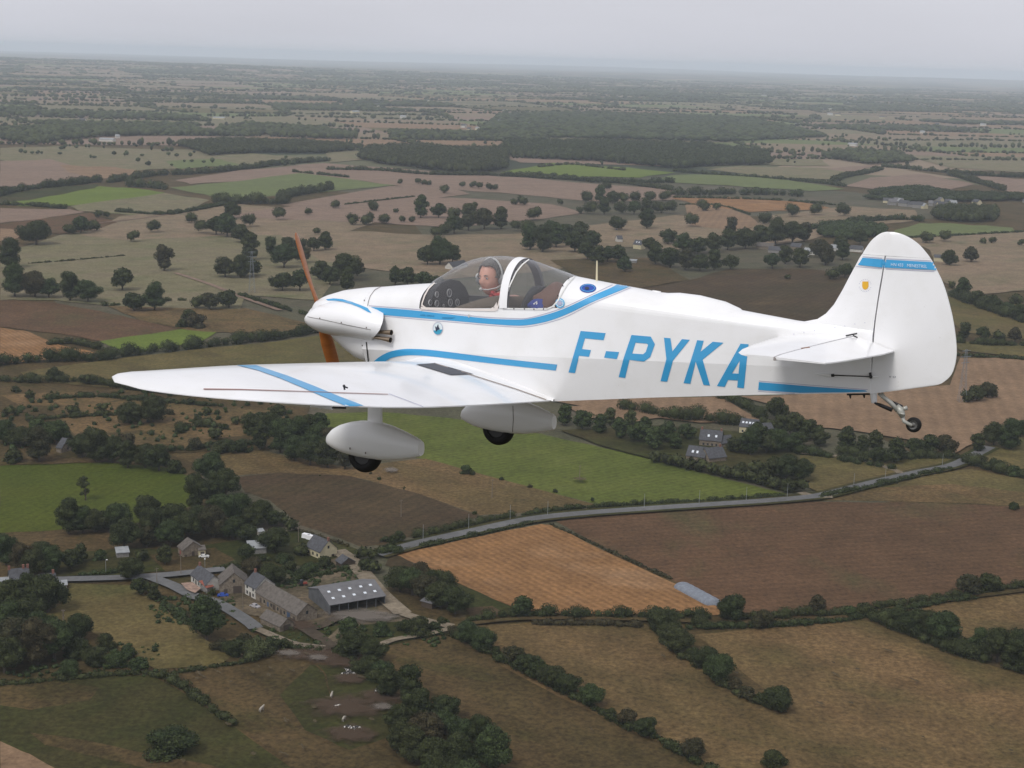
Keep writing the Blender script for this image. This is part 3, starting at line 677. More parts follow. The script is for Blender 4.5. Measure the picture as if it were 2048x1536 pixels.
# root fillet between wing and fuselage
fl = MB(); rows = []
for x in np.linspace(1.0, 2.45, 16):
    up, lo = wing_sec(.3, ZL[.3]); z = np.interp(x, [p[0] for p in up], [p[2] for p in up]); r = .055 * (1 - ((x - 1.5) / 1.0) ** 2 * .8) + .008; r = max(.004, .05 * math.exp(-((x - 1.45) / .28) ** 2) + .006)
    yh = ysf(x); kk = (zlf(x) - z) / (zlf(x) - zbf(x)); yh = ysf(x) * (1 - .14 * min(1, max(0, kk)))
    rows.append([(x, yh - .02, z + r), (x, yh + r * .15, z + r * .55), (x, yh + r * .45, z + r * .2), (x, yh + r * 1.1, z + .004 + .075 * r), (x, yh + r * 1.4, z - .01)])
fl.grid(rows); fl.grid([[(a, -b, c) for a, b, c in r] for r in rows]); fl.build('wing_root_fillet', white, plane, smooth=True)
skin('root_seam', [ribbon([(868, 727), (905, 738), (960, 756), (1030, 778), (1092, 800)], 1.4)], [WT, HT, bvh(bpy.data.objects['wing_root_fillet'])], newmat('seam_tan', (.35, .28, .24), .7), off=.004)

# ---- canopy frames
fw = newmat('frame_cream', (.72, .66, .62), .45)
def frame(name, P, w, mat=fw, off=.006, tr=None): return skin(name, [ribbon(P, w)], tr or SH, mat, off=off, step=5)
frame('canopy_frame', [(843, 621), (845, 607), (850, 592), (858, 578), (870, 566.5)], 2.6)
frame('canopy_frame', [(842, 616.8), (900, 618), (992, 620.5)], 4.6)
frame('canopy_frame', [(994, 621), (999, 604), (1006, 577), (1016, 552), (1028, 531), (1038, 517)], 3.0)
skin('frame_corner', [[(844, 606), (848, 611), (855, 616), (843, 617)], [(980, 618), (989, 613), (994, 604), (996, 619)]], SH, fw, off=.006, mirror=True)
rf = newmat('rear_frame', (.70, .70, .68), .45)
frame('rear_window_frame', [(1007, 617), (1012, 597), (1021, 570), (1033, 545), (1045, 530), (1058, 520)], 2.6, rf)
frame('rear_window_frame', [(1006, 617), (1096, 618.5)], 2.8, rf)
frame('rear_window_frame', [(1094, 618), (1106, 613), (1116, 602), (1125, 585), (1135, 569), (1149, 554)], 3.0, rf)
skin('rear_panel', [[(1094, 618), (1106, 613), (1116, 602), (1125, 585), (1135, 569), (1149, 554), (1153, 553), (1150, 570), (1140, 620)]], [RT], white, off=.004, step=5)
for p in [(1008, 616.5), (1029, 617.5), (1050, 618), (1069, 618.3), (1088, 618), (1013, 596), (1017, 578), (1024.5, 558), (1033, 541), (1045, 527), (1117, 592), (1126, 573), (1137, 559)]:
    skin('frame_screw', [ell(p, 1.3, 1.4, 8)], SH, dark, off=.009)
for p in [(845, 612.5), (989, 615)]: skin('frame_screw', [ell(p, 1.0, 1.0, 8)], SH, seal, off=.009)

# ---- inside the cockpit
ip = MB(); X = 1.40; pts = [(-.265, .30), (.265, .30), (.265, .57), (.25, .62), (.20, .68), (.12, .725), (0, .742), (-.12, .725), (-.20, .68), (-.25, .62), (-.265, .57)]
n_ = len(pts); V = [(X, y, z) for y, z in pts] + [(X - .085, y * .96, z - .02) for y, z in pts]
ip.add(V, [tuple(range(n_))] + [(i, (i + 1) % n_, n_ + (i + 1) % n_, n_ + i) for i in range(n_)])
panel = ip.build('instrument_panel', newmat('panel_black', (.022, .022, .026), .6), plane)
gw = newmat('dial_ring', (.42, .42, .42), .5); gd = newmat('dial_face', (.09, .09, .10), .4)
for (px, py, r) in [(873, 589, .024), (898, 586, .033), (873, 607, .026), (900, 605, .03), (914, 605, .028), (860, 605, .022), (887, 611, .012)]:
    c = bp((px, py), .1)
    rr = PR.T @ np.array([px - W0 / 2, py - H0 / 2, F0]); s_ = (X + .004 - PC0[0]) / rr[0]; c = PC0 + s_ * rr
    g = MB(); g.lathe([(0, r), (.006, r), (.006, r * .8), (.002, r * .8)], c, 'x', 18); g.lathe([(.002, r * .8), (.002, .001)], c, 'x', 18, m=1); g.box((c[0] + .004, c[1], c[2] + r * .2), (.002, r * .12, r * .9), m=0); g.build('dial', [gw, gd], panel)
st_ = MB(); rows = []
for x, yw, z0, z1 in ((2.16, .20, .15, .50), (2.20, .20, .15, .56), (2.24, .17, .15, .64), (2.26, .12, .15, .70)): pass
for z, hw in ((.1, .19), (.5, .19), (.6, .18), (.66, .15), (.70, .10), (.715, .04)):
    x0 = 1.98 + z * .28; rows.append([(x0 + .05 * math.cos(q), hw * math.sin(q) , z) for q in [2 * math.pi * k / 16 for k in range(16)]])
st_.grid(rows, close=True); st_.add(rows[-1], [tuple(range(16))]); st_.build('seat_back', newmat('seat_dark', (.03, .032, .038), .8), plane, smooth=True)
sb = MB(); sb.box((1.8, 0, .14), (.42, .4, .10)); sb.build('seat_cushion', bpy.data.materials['seat_dark'], plane)
rl = MB(); rl.box((1.89, -.262, .585), (1.16, .02, .045)); rl.build('side_rail', inner, plane)
sk = MB(); sk.tube([(1.62, 0, .1), (1.58, 0, .38)], .012); sk.ball((1.58, 0, .39), .025); sk.build('control_stick', blackp, plane)

# things lying on the shelf behind the seat
def lump(name, c, r, seed, mat, parent=None):
    rnd = np.random.RandomState(seed); b = MB(); b.ball((0, 0, 0), 1.0, 22)
    V = np.array(b.v); ph_ = rnd.rand(6, 3) * 6
    for k in range(6): V += V * (.07 * np.sin(V @ (rnd.randn(3) * 3) + ph_[k, 0]))[:, None]
    V[:, 2] = np.maximum(V[:, 2], -.5); b.v = [tuple(np.array(c) + v * np.array(r)) for v in V]
    o = b.build(name, mat, None, smooth=True); o.matrix_world = PLANE_M; return o
jk = lump('jacket', (2.36, .05, .60), (.19, .22, .135), 3, newmat('brown_leather', (.13, .065, .045), .7))
tag(jk, 'crumpled brown jacket on the shelf behind the pilot under the rear window', 'jacket')
bgo = lump('bag', (2.30, .19, .585), (.10, .06, .055), 5, newmat('blue_cloth', (.02, .04, .22), .8))
tag(bgo, 'small blue cloth bag with a pale mark tucked below the brown jacket', 'bag')
bgm = MB(); bgm.tube([(2.28, .247, .60), (2.30, .25, .62), (2.31, .247, .575)], .008, n=6); bgm.build('pale_mark', white, bgo)

# ---- the pilot: one continuous body, turned to look out over the port side
def skinfig(name, V, E, R, mat, parent, sub=2):
    me = bpy.data.meshes.new(name); me.from_pydata(V, E, []); o = bpy.data.objects.new(name, me); COL.objects.link(o)
    md = o.modifiers.new('s', 'SKIN'); me.skin_vertices[0].data[0].use_root = True
    for i, r in enumerate(R): me.skin_vertices[0].data[i].radius = r if hasattr(r, '__len__') else (r, r)
    m2 = o.modifiers.new('u', 'SUBSURF'); m2.levels = m2.render_levels = sub
    bpy.context.view_layer.update(); m3 = bpy.data.meshes.new_from_object(o.evaluated_get(bpy.context.evaluated_depsgraph_get()))
    bpy.data.objects.remove(o); m3.name = name; m3.materials.clear()
    return mobj(name, m3, mat, parent, smooth=True)
skinm = newmat('skin', (.60, .31, .23), .5); jackm = newmat('olive_jacket', (.12, .095, .07), .85); redm = newmat('red_scarf', (.42, .03, .03), .8)
hairm = newmat('grey_hair', (.13, .12, .11), .8); trou = newmat('navy_trousers', (.03, .035, .07), .85)
pil = empty('person'); pil.matrix_world = PLANE_M
tag(pil, 'pilot with grey hair, headset, red scarf and olive jacket looking out of the cockpit', 'person')
J = [(1.92, 0, .20), (1.93, 0, .36), (1.93, .01, .50), (1.87, .015, .60), (1.82, .02, .66),      # pelvis, waist, chest, neck, head base
     (1.92, .175, .585), (1.75, .225, .545), (1.56, .20, .50), (1.50, .12, .45),                     # port arm
     (1.92, -.15, .57), (1.78, -.21, .40), (1.60, -.08, .38), (1.585, -.03, .38),
     (1.90, .10, .19), (1.50, .12, .27), (1.15, .10, .08), (1.90, -.10, .19), (1.50, -.12, .27), (1.15, -.10, .08)]
E_ = [(0, 1), (1, 2), (2, 3), (3, 4), (2, 5), (5, 6), (6, 7), (7, 8), (2, 9), (9, 10), (10, 11), (11, 12), (0, 13), (13, 14), (14, 15), (0, 16), (16, 17), (17, 18)]
R_ = [(.13, .10), (.13, .10), (.14, .11), (.062, .06), (.052, .052), .075, .058, .045, .026, .075, .058, .045, .026, .09, .075, .05, .09, .075, .05]
body = skinfig('body', J, E_, R_, jackm, pil)
body.data.materials.append(skinm); body.data.materials.append(trou)
for p in body.data.polygons:
    c = p.center
    if (c.z > .63 and abs(c.y) < .1) or (c.x < 1.62 and c.z > .33 and c.z < .52): p.material_index = 1
    elif c.z < .28 and c.x < 1.85: p.material_index = 2
# head in its own frame: +X_h = where the face looks, Z up, Y_h = left of face
HC = Vector((1.778, .035, .766)); fdir = Vector((-.10, .99, -.06)).normalized(); lft = Vector((0, 0, 1)).cross(fdir).normalized(); upv = fdir.cross(lft)
HK = 1.08
def H(x, y, z): return HC + fdir * x * HK + lft * y * HK + upv * z * HK
def headmesh():
    b = MB(); n, m = 28, 20; V = []
    for i in range(m + 1):
        ph_ = math.pi * i / m
        for k in range(n):
            th = 2 * math.pi * k / n; d = Vector((math.sin(ph_) * math.cos(th), math.sin(ph_) * math.sin(th), math.cos(ph_)))
            x, y, z = d.x * .092, d.y * .071, d.z * .120
            if z < -.02: s = 1 - .32 * ((-z - .02) / .095) ** 1.2; y *= s; x = x * (1 - .12 * ((-z - .02) / .095)) + .01 * ((-z - .02) / .095)
            if x > 0:
                def g(yc, zc, ry, rz, a): return a * math.exp(-((y - yc) / ry) ** 2 - ((z - zc) / rz) ** 2)
                x += g(0, -.022, .012, .020, .030) + g(0, .0, .010, .02, .010) + g(0, -.060, .024, .008, .006) + g(0, -.092, .022, .016, .010)
                x += g(.032, .022, .022, .008, .006) + g(-.032, .022, .022, .008, .006) - g(.030, .004, .014, .010, .010) - g(-.030, .004, .014, .010, .010)
                x += g(.036, -.025, .018, .016, .004) + g(-.036, -.025, .018, .016, .004) - g(0, -.048, .02, .005, .004) - g(0, -.076, .02, .005, .003)
            V.append(H(x, y, z))
    F = []
    for i in range(m):
        for k in range(n): F.append((i * n + k, (i + 1) * n + k, (i + 1) * n + (k + 1) % n, i * n + (k + 1) % n))
    b.add(V, F)
    for s in (1, -1):                       # ears
        b.ball(H(-.008, s * .075, -.005), (.018, .018, .028), 10)
    return b
hd = headmesh().build('head', [skinm], pil, smooth=True)
e = MB()
for s in (1, -1): e.ball(H(.079, s * .030, .004), .0085, 10)
ey = e.build('eyes', newmat('eye_white', (.5, .48, .46), .3), hd, smooth=True)
e = MB()
for s in (1, -1): e.ball(H(.0855, s * .030, .004), .0045, 8)
e.build('pupils', ink, hd, smooth=True)
e = MB(); 
for s in (1, -1): e.tube([H(.094, s * .015, .022), H(.097, s * .03, .027), H(.085, s * .046, .022)], [.003, .004, .002], n=6)
e.build('eyebrows', hairm, hd)
e = MB(); e.tube([H(.086, .022, -.064), H(.096, .0, -.062), H(.086, -.022, -.064)], [.002, .0045, .002], n=6); e.build('lips', newmat('lips', (.36, .12, .10), .5), hd)
rnd = random.Random(4); hb_ = MB()
for k in range(800):
    th = rnd.uniform(0, 2 * math.pi); ph_ = math.acos(rnd.uniform(-.25, 1)); d = Vector((math.sin(ph_) * math.cos(th), math.sin(ph_) * math.sin(th), math.cos(ph_)))
    if d.x > .35 and d.z < .72: continue
    if d.z < .05 and d.x > -.15: continue
    p = Vector((d.x * .098, d.y * .081, d.z * .121)); t = Vector((rnd.gauss(0, 1), rnd.gauss(0, 1), rnd.gauss(-.4, .5))); t = (t - d * t.dot(d)).normalized()
    q0, q1, q2 = p - t * .012, p + d * .006, p + t * .022 + d * .004
    hb_.tube([H(*q0), H(*q1), H(*q2)], [.006, .0065, .002], n=4)
hb_.build('hair', hairm, hd, smooth=True)
sc = MB()
for r, z, k in ((.062, .625, 0), (.056, .65, 1)): sc.tube([(1.845 + r * math.cos(a), .02 + r * math.sin(a), z + .008 * math.sin(a * 3 + k)) for a in [2 * math.pi * j / 18 for j in range(19)]], .0165, n=8)
sc.tube([(1.835, .075, .62), (1.825, .09, .60), (1.83, .10, .58)], [.018, .02, .01], n=8); sc.build('scarf', redm, pil, smooth=True)
hs_ = empty('headset'); hs_.parent = pil
b = MB(); b.tube([H(-.012, .095 * math.cos(a), .01 + .128 * math.sin(a)) for a in [math.pi * j / 14 for j in range(15)]], .0075, n=8); b.build('headband', greyp, hs_, smooth=True)
for s in (1, -1):
    b = MB(); b.ball(H(-.010, s * .096, -.012), (.040, .028, .046), 14); b.build('ear_cup', newmat('ear_cup', (.22, .22, .22), .5) if s == 1 else bpy.data.materials['ear_cup'], hs_, smooth=True)
    b = MB(); b.ball(H(-.006, s * .116, .004), (.02, .016, .026), 10); b.build('cup_plate', greyp, hs_, smooth=True)
b = MB(); b.tube([H(.0, -.105, -.04), H(.05, -.085, -.062), H(.092, -.045, -.072), H(.104, -.01, -.068)], .0052, n=8); b.ball(H(.108, .004, -.067), .013, 10); b.build('microphone_boom', newmat('boom', (.5, .48, .46), .5), hs_, smooth=True)
for o in list(pil.children): pass
# ================================================================== THE COUNTRYSIDE
def wob(P, n=3, amp=1.2, seed=0):
    r = random.Random(seed); out = []
    for i, p in enumerate(P):
        q = P[(i + 1) % len(P)]
        for k in range(n):
            t = k / n; out.append(Vector((p[0] + (q[0] - p[0]) * t, p[1] + (q[1] - p[1]) * t)) + (Vector((r.uniform(-amp, amp), r.uniform(-amp, amp))) if k else Vector((0, 0))))
    return out
def fieldmat(name, c1, c2, c3=None, rows=None, big=.006, fine=.5, rough=.95, mott=.5, rot=0.4, speck=0.35, streak=0.0):
    m = newmat(name, c1, rough, spec=.1)
    a = mixcol(m, c1, c2, ramp(m, noise(m, big, 5, .6, stretch=(1, 2.6, 1), rot=rot), .38, .64))
    if c3: a = mixcol(m, a, c3, ramp(m, noise(m, big * 2.7, 6, .62, stretch=(1, 1.7, 1), rot=rot + .5), .52, .70))
    if streak: a = mixcol(m, a, tuple(v * streak for v in c2), ramp(m, noise(m, .035, 5, .6, stretch=(.22, 1, 1), rot=-.94), .50, .72, 0, .75))
    # tufts and bare spots
    g = ramp(m, noise(m, fine, 4, .7), .33, .68, 1 - speck, 1 + speck)
    cc = N(m, 'ShaderNodeCombineColor'); [m.node_tree.links.new(g, cc.inputs[i]) for i in range(3)]
    a = mixcol(m, a, cc.outputs[0], 1.0, 'MULTIPLY')
    g2 = ramp(m, noise(m, .055, 5, .65), .3, .7, 1 - mott * .55, 1 + mott * .55)
    c4 = N(m, 'ShaderNodeCombineColor'); [m.node_tree.links.new(g2, c4.inputs[i]) for i in range(3)]
    a = mixcol(m, a, c4.outputs[0], 1.0, 'MULTIPLY')
    if rows:
        ang, per, dep = rows
        t = N(m, 'ShaderNodeTexCoord'); mp = N(m, 'ShaderNodeMapping'); mp.inputs['Rotation'].default_value = (0, 0, ang); wv = N(m, 'ShaderNodeTexWave')
        wv.inputs['Scale'].default_value = .314 / per; wv.inputs['Distortion'].default_value = 1.2; wv.inputs['Detail'].default_value = 3; wv.inputs['Detail Scale'].default_value = .15
        m.node_tree.links.new(t.outputs['Object'], mp.inputs[0]); m.node_tree.links.new(mp.outputs[0], wv.inputs['Vector'])
        g3 = ramp(m, wv.outputs['Fac'], 0, 1, 1 - dep, 1 + dep * .6); c5 = N(m, 'ShaderNodeCombineColor'); [m.node_tree.links.new(g3, c5.inputs[i]) for i in range(3)]
        a = mixcol(m, a, c5.outputs[0], 1.0, 'MULTIPLY')
    setc(m, a); return m
FM = {
 'G': fieldmat('green_crop', (0.0825, 0.0987, 0.0188), (0.0699, 0.0867, 0.0161), (0.0953, 0.1068, 0.0229), rows=(.9, 4, .09), mott=.30, speck=.28, fine=.35),
 'g': fieldmat('dark_green_crop', (0.0489, 0.0644, 0.0076), (0.0664, 0.0758, 0.0091), None, rows=(.3, 5, .06), mott=.24, speck=.28),
 'L': fieldmat('lime_crop', (.105, .140, .022), (.09, .122, .02), None, mott=.15, speck=.2),
 'B': fieldmat('ploughed_earth', (0.1010, 0.0562, 0.0294), (0.0776, 0.0459, 0.0237), (0.0703, 0.0554, 0.0243), rows=(1.32, 5, .10), mott=.34, speck=.36, rot=1.2, big=.005),
 'b': fieldmat('grey_brown_earth', (0.0588, 0.0376, 0.0202), (0.0458, 0.0347, 0.0161), (0.0752, 0.0517, 0.0254), rows=(.5, 6, .09), mott=.38, speck=.34),
 'T': fieldmat('dry_pasture', (0.1323, 0.0832, 0.0374), (0.0952, 0.0672, 0.0275), (0.0724, 0.0576, 0.0212), mott=.45, speck=.45, big=.008, rot=-.94, streak=.62),
 't': fieldmat('dull_pasture', (0.0798, 0.0526, 0.0230), (0.0575, 0.0432, 0.0170), (0.0431, 0.0389, 0.0120), mott=.45, speck=.45, big=.009, rot=-.94, streak=.6),
 'S': fieldmat('stubble', (0.2279, 0.1205, 0.0502), (0.1746, 0.0928, 0.0389), (0.2425, 0.1428, 0.0729), rows=(-.62, 3.4, .16), mott=.35, speck=.28, rot=-.62),
 's': fieldmat('pale_stubble', (.205, .134, .080), (.175, .113, .067), None, rows=(.2, 9, .08), mott=.25, speck=.25),
 'O': fieldmat('olive_pasture', (0.0882, 0.0761, 0.0256), (0.1076, 0.0810, 0.0320), (0.0653, 0.0628, 0.0204), mott=.4, speck=.35, streak=.7),
 'P': fieldmat('pinkish_stubble', (.195, .136, .100), (.168, .118, .086), None, rows=(.5, 14, .05), mott=.25, speck=.25),
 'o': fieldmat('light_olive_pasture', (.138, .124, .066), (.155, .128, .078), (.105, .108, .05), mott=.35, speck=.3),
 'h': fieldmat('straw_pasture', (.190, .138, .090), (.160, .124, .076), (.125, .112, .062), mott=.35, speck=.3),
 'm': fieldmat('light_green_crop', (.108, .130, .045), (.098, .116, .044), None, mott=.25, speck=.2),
 'D': fieldmat('rank_grass', (0.0303, 0.0354, 0.0081), (0.0477, 0.0390, 0.0140), (0.0202, 0.0260, 0.0059), mott=.5, speck=.4),
 'Y': fieldmat('farmyard_dirt', (0.1200, 0.0920, 0.0600), (0.0800, 0.0640, 0.0390), (0.0480, 0.0480, 0.0225), mott=.5, speck=.4, big=.03),
}
gmat = fieldmat('ground_cover', (0.0840, 0.0736, 0.0464), (0.0640, 0.0640, 0.0368), (0.0960, 0.0784, 0.0544), mott=.4, speck=.35)
# the ground: one sheet out to the horizon, low rolling relief only in the far distance
def relief(x, y):
    d = math.hypot(x, y); k = min(1, max(0, (d - 9000) / 9000)); k = k * k * (3 - 2 * k)
    return k * (26 * math.sin(x / 2700 + .6) * math.cos(y / 4200) + 22 * math.sin(x / 6100 + y / 8000 + 1.0) + 20)
gb = MB(); rad_ = [0, 300, 700, 1200, 2000, 3200, 5000, 7000, 9000, 10500, 12000, 13500, 15000, 17000, 19000, 21500, 24000, 28000, 33000, 40000, 50000]; NAa = 120
V = [(0, 0, 0)]; F = []
for r in rad_[1:]:
    for k in range(NAa):
        a = 2 * math.pi * k / NAa; x, y = r * math.sin(a), r * math.cos(a); V.append((x, y, relief(x, y) if y > 0 else 0))
for k in range(NAa): F.append((0, 1 + (k + 1) % NAa, 1 + k))
for i in range(len(rad_) - 2):
    for k in range(NAa): F.append((1 + i * NAa + k, 1 + i * NAa + (k + 1) % NAa, 1 + (i + 1) * NAa + (k + 1) % NAa, 1 + (i + 1) * NAa + k))
gb.add(V, F)
# far away the sheet itself carries a patchwork of fields and woods
vt = N(gmat, 'ShaderNodeTexCoord'); vm = N(gmat, 'ShaderNodeMapping'); vo = N(gmat, 'ShaderNodeTexVoronoi'); vo.inputs['Scale'].default_value = 1 / 520; vm.inputs['Rotation'].default_value = (0, 0, .35); vo.inputs['Randomness'].default_value = .85
cr = N(gmat, 'ShaderNodeValToRGB'); cr.color_ramp.interpolation = 'CONSTANT'
while len(cr.color_ramp.elements) < 9: cr.color_ramp.elements.new(.5)
for e_, (p_, c_) in zip(cr.color_ramp.elements, [(0, (.030, .038, .022)), (.22, (.17, .125, .085)), (.34, (.10, .10, .055)), (.44, (.034, .042, .024)), (.56, (.21, .16, .11)), (.66, (.085, .085, .045)), (.76, (.15, .11, .08)), (.86, (.09, .12, .04)), (.93, (.036, .045, .026))]):
    e_.position = p_; e_.color = (*c_, 1)
sx_ = N(gmat, 'ShaderNodeSeparateColor'); lk = gmat.node_tree.links.new
lk(vt.outputs['Object'], vm.inputs[0]); lk(vm.outputs[0], vo.inputs['Vector']); lk(vo.outputs['Color'], sx_.inputs[0]); lk(sx_.outputs[0], cr.inputs[0])
ln = N(gmat, 'ShaderNodeVectorMath'); ln.operation = 'LENGTH'; lk(vt.outputs['Object'], ln.inputs[0])
old = gmat.node_tree.nodes['Principled BSDF'].inputs['Base Color'].links[0].from_socket
setc(gmat, mixcol(gmat, old, cr.outputs[0], ramp(gmat, ln.outputs['Value'], 2600, 2900)))
ground = gb.build('ground', gmat, None, smooth=True); tag(ground, kind='structure')
